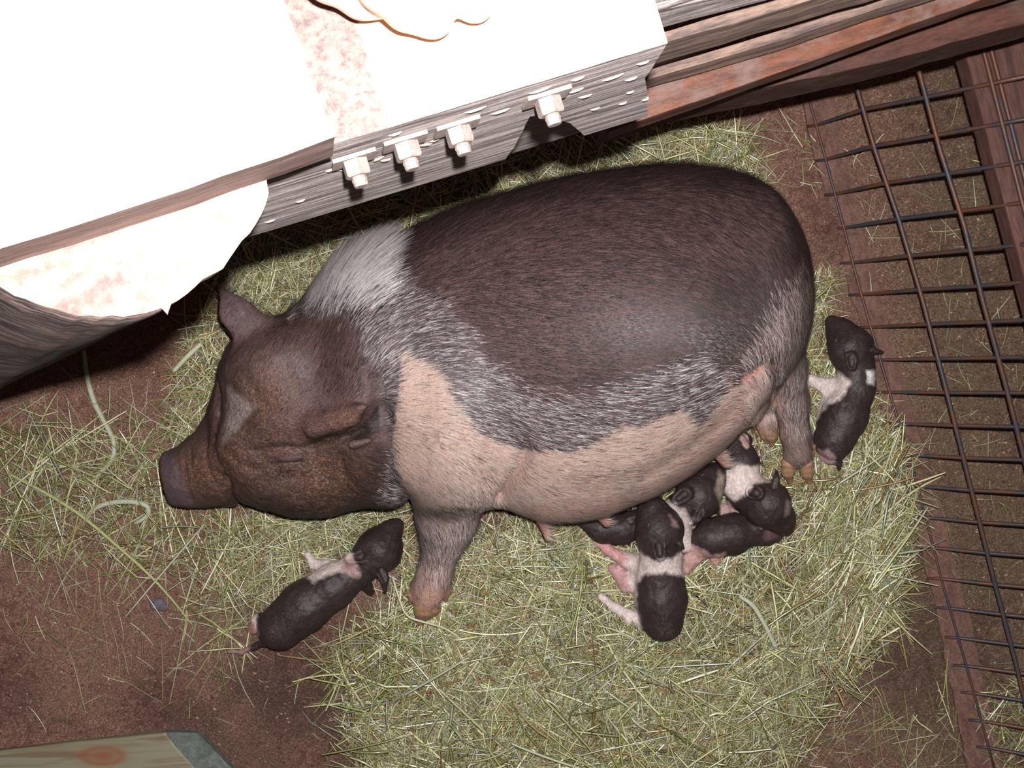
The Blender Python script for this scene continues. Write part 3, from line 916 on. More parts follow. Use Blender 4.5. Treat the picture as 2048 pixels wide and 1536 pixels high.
    iswh = rng.random(n) < wh
    lpk = rng.random(n) < pk * .85
    hc = np.tile(np.array([0.022, 0.016, 0.017]), (n, 1)) * (0.6 + 1.2 * rng.random((n, 1)))
    red = (rng.random(n) < .22)
    hc[red] = np.array([0.10, 0.05, 0.045])
    hc[iswh] = np.array([0.66, 0.62, 0.62]) * (0.6 + .5 * rng.random((iswh.sum(), 1)))
    hc[lpk] = np.array([0.56, 0.44, 0.38]) * (0.65 + .45 * rng.random((lpk.sum(), 1)))
    legm = pmask(hx, hy, [(820, 1020), (1000, 1000), (920, 1300), (780, 1300)], 20) + pmask(hx, hy, [(1480, 700), (1560, 560), (1620, 560), (1660, 1000), (1560, 1000)], 20)
    ll = rng.random(n) < np.clip(legm, 0, 1) * .45
    hc[ll] = np.array([0.34, 0.28, 0.27])
    pts = np.stack([p0 - nn * .001, p0 + dirv * (L * .5)[:, None] + nn * (L * lift * .8)[:, None], p0 + dirv * L[:, None] + nn * (L * lift)[:, None]], 1)
    wd = (0.00042 + 0.00030 * rng.random(n)) * (1 + .45 * manem) * np.where(iswh & (manem < .3), .8, 1.0)
    nrm3 = np.repeat(nn[:, None, :], 3, 1)
    hair = ribbons('bristle_coat', pts, wd, nrm3, hc, M_hair, body, tube=False, taper=[1, .8, .15], origin=tuple(body.location))
    hair['kind'] = 'stuff'
    hair['label'] = 'fine black and white bristles over the skin'
    return body

GREY = [(745, 515), (790, 545), (850, 580), (900, 610), (945, 680), (985, 740), (1040, 790), (1100, 815), (1180, 800), (1240, 768), (1290, 740), (1370, 722), (1420, 702), (1417, 732), (1442, 756), (1480, 702), (1520, 665), (1562, 610), (1590, 545), (1604, 515), (1640, 650), (1640, 1000),
        (1540, 960), (1500, 800), (1430, 900), (1330, 1000), (1200, 1050), (1000, 1030), (950, 1100), (920, 1180), (830, 1180), (820, 1020), (760, 1010), (745, 980), (770, 930), (765, 840), (755, 760), (730, 700), (700, 660), (690, 640), (600, 630), (570, 600), (620, 540), (700, 500)]
SHOULDER = [(797, 702), (822, 718), (832, 724), (848, 722), (868, 735), (890, 765), (905, 795), (918, 820), (940, 845), (950, 862), (985, 880), (1045, 900), (1046, 925), (1020, 965), (1000, 1010), (830, 1010), (800, 960), (790, 920), (786, 890), (790, 830), (798, 780), (802, 740)]
BELLY = [(1046, 902), (1090, 898), (1140, 905), (1190, 885), (1225, 862), (1250, 848), (1280, 856), (1315, 840), (1362, 822), (1378, 846), (1400, 858), (1440, 800), (1470, 755), (1500, 728), (1530, 735), (1560, 800), (1460, 960), (1330, 1040), (1200, 1080), (1080, 1100), (960, 1040), (1010, 960)]
MANE = [(578, 622), (592, 585), (640, 545), (700, 515), (740, 516), (752, 545), (768, 580), (770, 605), (730, 620), (690, 632), (640, 628)]
make_sow()

# ------------------------------------------------------------------ piglets
BLK = (0.036, 0.023, 0.023); PNK = (0.50, 0.33, 0.31); WHT = (0.60, 0.50, 0.47); RED = (0.42, 0.16, 0.16)
def piglet(label, limbs, ears, marks, eye=None, k=.008, subs=(), group='newborn piglets beside the sow'):
    allp = [p for L in limbs for p in L] + [p for e in ears for p in e[0]]
    P = np.array([W(p[0], p[1], p[2]) for p in allp]); rr = max(R(p[3], p[2]) for p in allp)
    lo = P.min(0) - rr - .012; hi = P.max(0) + rr + .012
    lo[2] = max(lo[2], -.004)
    b = Body(lo, hi, .0018)
    b.chain(limbs[0], .014)
    for L in limbs[1:]:
        b.chain(L, k)
    for e, fl, s in ears:
        e = [(p[0], p[1], p[2] + .010, p[3] * 1.25) for p in e]
        b.chain(e, .003, flat=fl, s=s)
        # hollow of the ear
        m_ = len(e) // 2
        b.chain([(e[0][0], e[0][1], e[0][2] + .008, e[0][3] * .55), (e[m_][0], e[m_][1], e[m_][2] + .007, e[m_][3] * .6)], .002, sub=True)
    for L in subs:
        b.chain(L, .004, sub=True)
    v, q = b.mesh(zmin=.006)
    nr0, _ = vnormals(v, q)
    v = v + nr0 * (.0022 * fbm(v[:, 0] * 70, v[:, 1] * 70, v[:, 2] * 70, 17, 3))[:, None]
    px, py = to_px(v)
    c = np.tile(np.array(BLK), (len(v), 1)) * (1 + .3 * fbm(px / 12, py / 12, 0, 51, 3))[:, None]
    for m in marks:
        poly, cc = m[0], m[1]
        a = (pmask(px, py, poly, m[2] if len(m) > 2 else 4, 2, 9) * (v[:, 2] < (m[3] if len(m) > 3 else 9)))[:, None]
        c = c * (1 - a) + np.array(cc) * (1 + .2 * fbm(px / 9, py / 9, 0, 61, 3))[:, None] * a
    o = mesh_np('piglet', v, q, M_pig, cols=np.clip(c, .008, 1))
    tag(o, label, 'piglet', group)
    # downy coat
    nrm, fn = vnormals(v, q)
    n = 9000
    tri = np.linalg.norm(fn, axis=1) * (fn[:, 2] > -.3 * np.linalg.norm(fn, axis=1))
    pick = rng.choice(len(q), n, p=tri / tri.sum())
    vi = q[pick, rng.integers(0, 4, n)]
    p0 = v[vi] + (v[q[pick, 0]] - v[q[pick, 2]]) * (rng.random((n, 1)) - .5)
    nn = nrm[vi]
    body = np.array([W(p[0], p[1], p[2]) for p in limbs[0]])
    ax = body[-1] - body[0]
    dv = -ax[None] + rng.normal(0, .25, (n, 3)) * np.linalg.norm(ax)
    dv = dv - nn * (dv * nn).sum(1, keepdims=True); dv /= np.linalg.norm(dv, axis=1, keepdims=True) + 1e-9
    L = (.003 + .003 * rng.random(n))[:, None]
    pts = np.stack([p0 - nn * .0006, p0 + dv * L * .5 + nn * L * .2, p0 + dv * L + nn * L * .22], 1)
    hc = c[vi] * (0.7 + .9 * rng.random((n, 1)))
    h = ribbons('down_coat', pts, np.full(n, .00032), np.repeat(nn[:, None], 3, 1), np.clip(hc, 0, 1), M_hair, o, tube=False, taper=[1, .8, .2], origin=tuple(o.location))
    h['kind'] = 'stuff'
    for ee in (eye or []):
        e = Body(W(ee[0] - 14, ee[1] + 14, ee[2] - .012), W(ee[0] + 14, ee[1] - 14, ee[2] + .012), .001)
        e.ell(W(*ee[:3]), (.0055, .0022, .003), .001, ee[3])
        vv, qq = e.mesh()
        if len(vv): mesh_np('eyelid', vv, qq, M_pig, o, cols=np.tile((0.06, 0.035, 0.035), (len(vv), 1)))
    return o

# body chain runs rump -> head so the down can lie backwards
piglet('black piglet with white foreleg crawling alone below the sow\'s jaw',
       [[(562, 1253, .055, 46), (610, 1212, .057, 49), (668, 1172, .055, 42), (715, 1140, .053, 32), (760, 1098, .055, 44), (782, 1062, .045, 21), (796, 1050, .04, 12)],
        [(548, 1245, .04, 26), (520, 1243, .03, 16), (506, 1262, .024, 8)],
        [(700, 1150, .045, 24), (655, 1135, .032, 14), (628, 1128, .026, 9), (616, 1110, .024, 6)],
        [(730, 1165, .035, 14), (742, 1185, .022, 7)],
        [(540, 1280, .05, 11), (512, 1292, .035, 6), (485, 1303, .022, 4.5), (458, 1303, .018, 3.5)]],
       [([(722, 1112, .075, 14), (703, 1116, .082, 9), (690, 1124, .078, 3)], (.2, .5, 1), 2.2),
        ([(762, 1138, .06, 12), (770, 1160, .062, 8), (771, 1184, .055, 3)], (1, 0, 1), 2.2)],
       [([(600, 1090), (700, 1095), (712, 1140), (720, 1150), (680, 1142), (655, 1150), (625, 1165), (600, 1140)], WHT, 5),
        ([(695, 1110), (712, 1128), (718, 1155), (700, 1148), (682, 1138)], (.30, .18, .17), 6),
        ([(490, 1205), (517, 1210), (513, 1240), (516, 1270), (490, 1280)], WHT, 3), ([(490, 1242), (508, 1248), (512, 1272), (490, 1280)], RED, 4),
        ([(450, 1290), (500, 1290), (500, 1315), (450, 1315)], (.32, .19, .18), 5)],
       eye=[(752, 1068, .078, -.4)])
piglet('black piglet with white chest lying between the sow\'s hind foot and the wire panel',
       [[(1668, 878, .05, 41), (1690, 830, .052, 43), (1712, 780, .052, 34), (1712, 735, .052, 34), (1700, 694, .055, 42), (1680, 662, .045, 25), (1663, 643, .04, 13)],
        [(1690, 775, .04, 26), (1650, 772, .03, 15), (1625, 762, .026, 11), (1600, 757, .022, 6)],
        [(1665, 800, .03, 22), (1642, 845, .024, 12)],
        [(1670, 900, .035, 20), (1660, 915, .025, 12), (1645, 912, .02, 8)],
        [(1676, 905, .04, 10), (1677, 925, .03, 5), (1678, 938, .022, 3)]],
       [([(1722, 690, .06, 15), (1740, 699, .06, 10), (1765, 704, .055, 3)], (.3, 1, 1), 2.2),
        ([(1703, 715, .092, 12), (1704, 730, .093, 9), (1708, 738, .088, 3)], (.2, .5, 1), 2.0)],
       [([(1590, 740), (1660, 735), (1680, 745), (1700, 765), (1690, 785), (1680, 800), (1655, 810), (1640, 830), (1625, 850), (1625, 790), (1590, 780)], WHT, 4),
        ([(1733, 742), (1750, 742), (1750, 770), (1735, 765)], (.7, .68, .66), 3),
        ([(1630, 900), (1655, 900), (1675, 915), (1665, 930), (1630, 925)], (.35, .22, .22), 4)],
       eye=[(1672, 680, .075, 1.2)])
piglet('piglet with broad white belt, lowest of the nursing heap',
       [[(1325, 1240, .045, 42), (1322, 1195, .05, 50), (1320, 1148, .055, 44), (1322, 1108, .07, 38), (1318, 1058, .085, 46), (1303, 1018, .08, 26), (1292, 1002, .075, 15)],
        [(1290, 1135, .04, 24), (1250, 1120, .03, 14), (1215, 1098, .024, 9), (1190, 1083, .02, 6)],
        [(1290, 1165, .035, 26), (1255, 1165, .028, 18), (1232, 1142, .022, 10), (1222, 1135, .02, 6)],
        [(1300, 1240, .03, 26), (1262, 1235, .024, 13), (1230, 1215, .02, 9), (1202, 1193, .016, 7)]],
       [([(1318, 1090, .112, 14), (1320, 1108, .112, 10), (1320, 1122, .105, 3)], (.1, .5, 1), 2.0),
        ([(1352, 1082, .09, 10), (1362, 1090, .088, 6), (1368, 1096, .085, 3)], (1, .2, 1), 2.0)],
       [([(1150, 1040), (1280, 1100), (1290, 1112), (1310, 1122), (1345, 1118), (1362, 1105), (1375, 1110), (1368, 1152), (1330, 1145), (1290, 1148), (1275, 1165), (1272, 1200), (1276, 1225), (1285, 1260), (1250, 1270), (1180, 1220), (1200, 1150)], WHT, 4),
        ([(1180, 1070), (1235, 1085), (1262, 1120), (1240, 1130), (1180, 1100)], (.5, .26, .25), 6), ([(1205, 1120), (1250, 1130), (1262, 1190), (1230, 1180)], (.5, .28, .28), 6),
        ([(1338, 1030), (1350, 1038), (1358, 1056), (1345, 1050)], (.22, .14, .13), 3)],
       eye=[(1297, 1050, .118, 1.3)])
piglet('all black piglet, its head hidden under the head of the white-belted nursing piglet',
       [[(1176, 1040, .03, 20), (1205, 1055, .034, 27), (1245, 1056, .034, 29), (1280, 1046, .034, 25), (1300, 1025, .03, 16)],
        [(1225, 1068, .026, 16), (1230, 1082, .02, 10)]],
       [([(1262, 1040, .05, 8), (1268, 1034, .052, 4)], (.1, .2, 1), 1.6)], [])
piglet('piglet with pink neck and pale face stripe, muzzle at a teat mid heap',
       [[(1368, 1085, .03, 22), (1352, 1050, .035, 27), (1362, 1018, .045, 30), (1398, 990, .075, 43), (1422, 958, .065, 28), (1438, 938, .055, 15)],
        [(1420, 1010, .04, 14), (1446, 1020, .028, 12), (1462, 1018, .024, 8)]],
       [([(1370, 988, .105, 14), (1357, 997, .105, 10), (1344, 1000, .098, 3)], (.1, .4, 1), 2.0),
        ([(1402, 1022, .098, 10), (1394, 1036, .095, 7), (1380, 1048, .088, 3)], (.1, .4, 1), 2.0)],
       [([(1318, 990), (1345, 1004), (1372, 1020), (1385, 1040), (1392, 1110), (1350, 1100), (1318, 1030)], WHT, 4),
        ([(1438, 940), (1448, 950), (1446, 990), (1438, 1000), (1430, 980)], (.30, .23, .19), 4),
        ([(1440, 1000), (1480, 1000), (1480, 1030), (1440, 1035)], PNK, 3)],
       eye=[(1405, 950, .11, .4)])
piglet('black piglet with pink rump lying across the bottom middle of the heap',
       [[(1398, 1085, .032, 24), (1425, 1075, .045, 37), (1465, 1068, .05, 38), (1505, 1055, .045, 30), (1532, 1064, .045, 24), (1552, 1070, .04, 14)],
        [(1400, 1100, .03, 20), (1385, 1115, .024, 16), (1372, 1140, .02, 9)],
        [(1425, 1098, .028, 18), (1430, 1118, .02, 8), (1432, 1130, .016, 5)],
        [(1392, 1075, .04, 8), (1378, 1070, .035, 5), (1376, 1090, .028, 3)]],
       [([(1518, 1040, .075, 9), (1522, 1055, .078, 6)], (.1, .4, 1), 1.8)],
       [([(1350, 1092), (1388, 1090), (1408, 1100), (1425, 1112), (1450, 1105), (1445, 1150), (1350, 1160)], (.52, .32, .29), 4),
        ([(1528, 1058), (1560, 1055), (1560, 1080), (1530, 1082)], (.10, .055, .055), 5)])
piglet('piglet with white belt, head bent down, closest to the sow\'s hind hooves in the heap',
       [[(1468, 885, .035, 24), (1482, 925, .045, 34), (1480, 965, .05, 37), (1500, 990, .055, 36), (1534, 1010, .078, 46), (1562, 1040, .065, 27), (1572, 1054, .055, 16)],
        [(1490, 895, .03, 12), (1494, 880, .024, 9), (1486, 866, .02, 6)],
        [(1510, 975, .04, 20), (1530, 962, .03, 10)],
        [(1470, 1000, .035, 16), (1485, 1018, .03, 12), (1492, 1018, .026, 8)]],
       [([(1514, 985, .105, 14), (1504, 985, .11, 11), (1500, 972, .108, 5)], (.3, .4, 1), 1.8),
        ([(1548, 975, .09, 11), (1552, 958, .088, 8), (1553, 942, .08, 3)], (1, .1, 1), 2.0)],
       [([(1440, 932), (1465, 928), (1500, 934), (1520, 932), (1540, 962), (1520, 966), (1508, 968), (1492, 990), (1470, 1003), (1448, 985)], WHT, 4),
        ([(1480, 860), (1494, 872), (1500, 895), (1492, 898), (1480, 878)], PNK, 2), ([(1455, 1003), (1480, 1000), (1510, 1015), (1495, 1030), (1455, 1025)], WHT, 3, .05),
        ([(1574, 1000), (1584, 1005), (1578, 1030), (1568, 1035)], (.22, .16, .15), 4)],
       eye=[(1535, 1042, .112, -.6)])

# ------------------------------------------------------------------ timbers
def prism(name, top, dt, db, mat, parent=None, shift=(0, 0), res=0.02, rough=0.0, seed=1, sidemat=None, bottom=None):
    """solid timber: top outline given as it appears at distance dt below the camera, extruded straight down to distance db"""
    zt = CAM_H - dt; zb = CAM_H - db
    T = np.array([W(p[0], p[1], zt) for p in top])
    # refine the outline
    pts = []
    n = len(T)
    for i in range(n):
        a, b = T[i], T[(i + 1) % n]
        m = max(1, int(np.linalg.norm(b - a) / res))
        for j in range(m):
            pts.append(a + (b - a) * j / m)
    P = np.array(pts)
    if rough:
        P[:, 0] += rough * fbm(P[:, 0] * 30, P[:, 1] * 30, 0, seed, 3)
        P[:, 1] += rough * fbm(P[:, 0] * 30, P[:, 1] * 30, 5, seed + 5, 3)
    n = len(P)
    nl = 5
    rings = []
    cen = P.mean(0)
    for r in range(nl):
        t = r / (nl - 1)
        Q = P.copy(); Q[:, 2] = zt + (zb - zt) * t
        Q[:, 0] += shift[0] * t; Q[:, 1] += shift[1] * t
        if rough:
            Q[:, 1] += rough * .8 * fbm(Q[:, 0] * 12, Q[:, 2] * 60, 0, seed + 9, 3)
        rings.append(Q)
    # small chamfer
    inner = P.copy(); e = inner - cen
    inner = inner - e / (np.linalg.norm(e, axis=1, keepdims=True) + 1e-9) * 0.0025
    rings[0][:, 2] -= 0.002
    rings = [inner] + rings
    v = np.concatenate(rings)
    f = [list(range(n))]
    for r in range(len(rings) - 1):
        for i in range(n):
            j = (i + 1) % n
            f.append([r * n + i, (r + 1) * n + i, (r + 1) * n + j, r * n + j])
    f.append(list(range((len(rings) - 1) * n, len(rings) * n))[::-1])
    # make the outside face outward
    A = P[:, 0]; Bv = P[:, 1]
    area = (A * np.roll(Bv, -1) - np.roll(A, -1) * Bv).sum()
    if area < 0:
        f = [x[::-1] for x in f]
    o = mesh_np(name, v, f, mat, parent, smooth=False)
    if sidemat is not None:
        o.data.materials.append(sidemat)
        for i, p in enumerate(o.data.polygons):
            if 0 < i < len(f) - 1 and i > n: p.material_index = 1
    return o

# main beam with the bolts: side profile extruded across its width
D0, D1 = .725, .94
a0 = W(592, 311, CAM_H - D0); a1 = W(1336, 86, CAM_H - D0)
ux = (a1 - a0); blen = np.linalg.norm(ux); ux = ux / blen
back = np.array([-ux[1], ux[0], 0.0])
def along(px, D):
    """distance along the beam's near face of the point seen at pixel column px at distance D"""
    # intersect the pixel column (x = const) with the face line
    x = (px - 1024) * D / FPX
    return (x - a0[0]) / ux[0]
def beam():
    Dm = .805
    prof = [(-.013, D0), (blen, D0), (blen - .006, .80), (blen + .004, .87), (blen + .014, D1), (along(1168, D1), D1), (along(1140, .87), .875), (along(1100, .83), .83), (along(1060, .815), .812),
            (along(1050, .84), .84), (along(1030, .9), .9), (along(1010, D1), D1), (along(425, D1), D1), (along(440, .82), .82), (-.05, .80)]
    # refine
    pr = []
    for i in range(len(prof)):
        p, q = np.array(prof[i]), np.array(prof[(i + 1) % len(prof)])
        m = max(1, int(np.linalg.norm(q - p) / .008))
        for j in range(m): pr.append(p + (q - p) * j / m)
    pr = np.array(pr)
    pr += 0.0012 * np.stack([fbm(pr[:, 0] * 90, pr[:, 1] * 90, 0, 2, 3), fbm(pr[:, 0] * 90, pr[:, 1] * 90, 7, 3, 3)], 1)
    n = len(pr)
    rings = []
    for w in (0, .006, .12, .17):
        Q = a0[None] + ux[None] * pr[:, :1] + back[None] * w
        Q[:, 2] = CAM_H - pr[:, 1]
        if w == 0:
            Q = Q + 0
            Q[:, 2] += 0
        rings.append(Q)
    v = np.concatenate(rings)
    f = [list(range(n))]
    for r in range(3):
        for i in range(n):
            j = (i + 1) % n
            f.append([r * n + j, r * n + i, (r + 1) * n + i, (r + 1) * n + j])
    f.append(list(range(3 * n, 4 * n))[::-1])
    o = mesh_np('bolted_timber', v, f, M_gray, smooth=False)
    # consistent outward normals
    import bmesh
    bm = bmesh.new(); bm.from_mesh(o.data)
    bmesh.ops.recalc_face_normals(bm, faces=bm.faces); bm.to_mesh(o.data); bm.free()
    o.data.materials.append(M_top)
    for p in o.data.polygons:
        if p.normal.z > .8 and p.center.z + o.location.z > CAM_H - D0 - .01: p.material_index = 1
    tag(o, 'thick weathered timber with four bolt nuts on its side, under the hand', 'timber')
    return o

def top_mat():
    """sun-bleached sawn face with a muddy patch next to the big plank"""
    m, nt, b = new_mat('pale_beam_top')
    co = coords(nt, BEAM_ROT, (.06, 1, 1))
    n1 = noise(nt, co, 70, 5, .6)
    c = mixc(nt, n1, (0.62, 0.5, 0.38), (0.8, 0.68, 0.52))
    g = N(nt, 'ShaderNodeNewGeometry')
    rr = N(nt, 'ShaderNodeVectorRotate', rotation_type='Z_AXIS'); rr.inputs['Angle'].default_value = -BEAM_ROT
    nt.links.new(g.outputs['Position'], rr.inputs['Vector'])
    sx = N(nt, 'ShaderNodeSeparateXYZ'); nt.links.new(rr.outputs[0], sx.inputs[0])
    # mud patch position along the beam
    pm = W(778, 240, CAM_H - D0)
    ca, sa = math.cos(BEAM_ROT), math.sin(BEAM_ROT)
    xm = pm[0] * ca + pm[1] * sa
    nz = noise(nt, coords(nt), 60, 5, .7)
    mt = N(nt, 'ShaderNodeMath', operation='MULTIPLY_ADD'); nt.links.new(nz, mt.inputs[0]); mt.inputs[1].default_value = 0.012; nt.links.new(sx.outputs[0], mt.inputs[2])
    mr = N(nt, 'ShaderNodeMapRange'); nt.links.new(mt.outputs[0], mr.inputs[0])
    mr.inputs[1].default_value = xm + .004; mr.inputs[2].default_value = xm + .007; mr.inputs[3].default_value = 1; mr.inputs[4].default_value = 0
    mud = mixc(nt, ramp(nt, noise(nt, coords(nt), 150, 6, .75), [(.38, 0.), (.62, 1.)]), (0.075, 0.052, 0.05), (0.20, 0.14, 0.115))
    c = mixc(nt, mr.outputs[0], c, mud)
    nt.links.new(c, b.inputs['Base Color'])
    b.inputs['Roughness'].default_value = .7
    bump(nt, b, noise(nt, coords(nt), 200, 5, .7), .5, .001)
    return m
M_top = top_mat()
BEAM = beam()
FN = -back      # outward normal of the beam's near face

_s0, _s1 = along(985, .9), along(1215, .9)  # added block behind the notch so the gap fills with black shade
_q = [a0 + ux * _s0 + back * .036, a0 + ux * _s1 + back * .036, a0 + ux * _s1 + back * .165, a0 + ux * _s0 + back * .165]
_v = [(p[0], p[1], CAM_H - d) for d in (.80, 1.10) for p in _q]
mesh_np('notch_shade_block', np.array(_v), [[0, 1, 2, 3], [7, 6, 5, 4], [0, 4, 5, 1], [1, 5, 6, 2], [2, 6, 7, 3], [3, 7, 4, 0]], M_gray, BEAM, smooth=False)

def disc(name, c, ax, r0, r1, L, seg, mat, parent, up=None, smooth=False, rings=1, thread=False):
    ax = np.array(ax, float); ax /= np.linalg.norm(ax)
    t = np.cross(ax, (0, 0, 1)); t /= np.linalg.norm(t); s = np.cross(ax, t)
    v = []; f = []
    prof = [(0, r0)]
    if thread:
        for i in range(1, 9): prof.append((L * i / 9, r0 * (1.0 if i % 2 else .86)))
    prof += [(L * .9, (r0 + r1) / 2 if not thread else r1), (L, r1 * .88)]
    for (h, r) in prof:
        for i in range(seg):
            a = 2 * math.pi * i / seg + .26
            v.append(c + ax * h + t * r * math.cos(a) + s * r * math.sin(a))
    m = len(prof)
    for k in range(m - 1):
        for i in range(seg):
            j = (i + 1) % seg
            f.append([k * seg + i, k * seg + j, (k + 1) * seg + j, (k + 1) * seg + i])
    f.append(list(range(seg))[::-1]); f.append(list(range((m - 1) * seg, m * seg)))
    return mesh_np(name, np.array(v), f, mat, parent, smooth=smooth)

def face_point(px, D):
    s = along(px, D)
    p = a0 + ux * s
    p = np.array([p[0], p[1], CAM_H - D])
    return p

def square(name, c, half, th, mat, parent, tilt=0.0):
    """square washer lying on the beam's near face"""
    v = []
    up = np.array([0, 0, 1.0])
    for h in (0, th):
        for (i, j) in ((-1, -1), (1, -1), (1, 1), (-1, 1)):
            v.append(c + FN * h + ux * i * half * 1.1 + up * j * half * .75 + ux * j * tilt)
    f = [[0, 1, 2, 3][::-1], [4, 5, 6, 7], [0, 1, 5, 4], [1, 2, 6, 5], [2, 3, 7, 6], [3, 0, 4, 7]]
    return mesh_np(name, np.array(v), f, mat, parent, smooth=False)

for px, D in ((706, .775), (808, .770), (912, .772), (1092, .765)):
    c = face_point(px, D)
    bo = disc('bolt', c, FN, .0060, .0056, .022, 12, M_bolt, BEAM, thread=True)
    square('washer', c, .0145, .003, M_bolt, bo, .002)
    disc('nut', c + FN * .003, FN, .0098, .0098, .0115, 6, M_bolt, bo)

# splinters standing off the beam's face
def splinter(px, D, L, w, ang):
    c = face_point(px, D)
    up = np.array([0, 0, 1.0])
    d = ux * math.cos(ang) + up * math.sin(ang)
    o2 = np.cross(d, FN)
    v = []
    for t, ww in ((0, .3), (.3, 1), (.75, .8), (1, .15)):
        for i in (-1, 1):
            v.append(c + d * L * (t - .5) + o2 * w * ww * i * .5 + FN * (.0005 + .0015 * math.sin(t * 3)))
            v.append(c + d * L * (t - .5) + o2 * w * ww * i * .5 - FN * .001)
    f = []
    for k in range(3):
        a = k * 4; b = a + 4
        f += [[a, a + 2, b + 2, b], [a + 1, b + 1, b + 3, a + 3], [a, b, b + 1, a + 1], [a + 2, a + 3, b + 3, b + 2]]
    f += [[0, 1, 3, 2], [12, 14, 15, 13]]
    mesh_np('splinter', np.array(v), f, M_bolt, BEAM, smooth=False)
for a in [(1150, .775, .016, .0025, .1), (1170, .80, .014, .003, -.1), (1262, .79, .012, .0025, .1), (1285, .755, .012, .0025, 0), (1190, .85, .010, .002, 0), (1260, .83, .008, .002, .1), (1290, .87, .008, .002, .2),
          (1245, .86, .009, .002, 0), (1155, .745, .012, .0025, .15), (790, .745, .012, .0025, .1), (540, .90, .012, .002, .1), (600, .86, .010, .002, 0), (690, .80, .016, .002, -.1), (850, .80, .016, .004, -.6), (870, .795, .012, .003, .5),
          (755, .80, .014, .003, .4), (770, .81, .012, .003, -.5), (1000, .77, .018, .003, .1), (950, .745, .02, .002, .05), (660, .79, .01, .002, .2), (1225, .77, .02, .0015, .2), (1080, .745, .02, .0015, .15)]:
    splinter(a[0], a[1], a[2] * .8, a[3] * .55, a[4])

plank = prism('wide_plank', [(-420, -60), (-300, -420), (450, -330), (500, -190), (565, 0), (612, 135), (668, 273), (560, 312), (440, 353), (300, 402), (180, 440), (0, 497), (-230, 575)], .66, .723, M_clean, rough=.0012, shift=(-.0115, .001), sidemat=M_brown)
tag(plank, 'wide pale sawn plank lying across the log and the bolted timber', 'plank')

def make_log():
    # a thick cut log leaning into the pen: top cut face seen from above, its bark running down to the lower left
    c0 = W(205, 300, CAM_H - .727); c1 = np.array([-1.115, .045, .0])
    rad = .1155
    nseg, nr = 96, 40
    ang = np.linspace(0, 2 * math.pi, nseg, endpoint=False)
    v = []
    for i in range(nr + 1):
        t = i / nr
        c = c0 + (c1 - c0) * t
        r = rad * (1 + .05 * t) * (1 + .03 * fbm(np.cos(ang) * 2, np.sin(ang) * 2, 1.0, 4, 3) + .035 * fbm(np.cos(ang) * 7, np.sin(ang) * 7, t * 9, 8, 3))
        if i == 0: r = r * .99
        p = np.stack([c[0] + r * np.cos(ang), c[1] + r * .98 * np.sin(ang), np.full(nseg, c[2] + (0.0 if i else .003))], 1)
        v.append(p)
    v = np.concatenate(v)
    f = [list(range(nseg))]
    for i in range(nr):
        for j in range(nseg):
            k = (j + 1) % nseg
            f.append([i * nseg + j, (i + 1) * nseg + j, (i + 1) * nseg + k, i * nseg + k])
    f.append(list(range(nr * nseg, (nr + 1) * nseg))[::-1])
    o = mesh_np('leaning_log', v, f, M_bark, smooth=True)
    o.data.materials.append(M_log)
    o.data.polygons[0].material_index = 1
    o.data.polygons[0].use_smooth = False
    for k in range(nseg): pass
    tag(o, 'thick bark-covered log with a round pale cut face under the wide plank', 'log')
    # torn bark sliver on the rim
    c = W(333, 606, CAM_H - .727)
    vv = [c + np.array(p) for p in [(-.006, .006, .002), (.006, .007, .003), (.004, -.002, .004), (.001, -.008, .001), (-.003, -.003, .003), (-.004, .004, -.004), (.004, .004, -.004), (0, -.006, -.003)]]
    mesh_np('bark_splinter', np.array(vv), [[0, 4, 3, 2, 1], [0, 1, 6, 5], [1, 2, 7, 6], [2, 3, 7], [3, 4, 5, 7], [4, 0, 5]], M_bolt, o, smooth=False)
make_log()

# ------------------------------------------------------------------ rails of the pen at the upper right
def rail(top, dt, db, mat, label, rough=.002, seed=1):
    o = prism('fence_board', top, dt, db, mat, rough=rough, seed=seed, res=.03)
    tag(o, label, 'board', 'rough boards of the pen side')
    return o
rail([(1180, 55), (1345, 15), (1560, -42), (1900, -140), (4200, -810), (4200, -880), (1900, -230), (1560, -130), (1180, -60)], .95, 1.0, M_gray, 'grey weathered board, uppermost of the boards beside the beam end', seed=3)
rail([(1180, 125), (1345, 82), (1470, 45), (1600, 4), (3900, -640), (3900, -665), (1600, -24), (1470, 20), (1345, 60), (1180, 105)], 1.05, 1.12, M_tan, 'orange-topped grey board, second from the top beside the beam end', seed=5)
rail([(1180, 190), (1330, 150), (1520, 95), (1760, 15), (3565, -540), (3565, -570), (1760, -8), (1520, 75), (1330, 132), (1180, 170)], 1.19, 1.23, M_tan, 'thin pale strip of board above the rounded red rail', seed=7)
rail([(1220, 262), (1303, 232), (1420, 192), (1533, 154), (1755, 73), (1970, -2), (3443, -450), (3443, -520), (1900, -55), (1735, 6), (1640, 40), (1521, 86), (1326, 162), (1220, 200)], 1.25, 1.29, M_red, 'red-brown rounded rail with mud flecks, running to the top edge', seed=9)
rail([(1200, 262), (1345, 214), (1396, 204), (1755, 128), (2048, 46), (3184, -265), (3184, -350), (1900, -30), (1500, 110), (1250, 200)], 1.40, 1.49, M_redark, 'dark red board, lowest of the boards above the wire panel', seed=11)

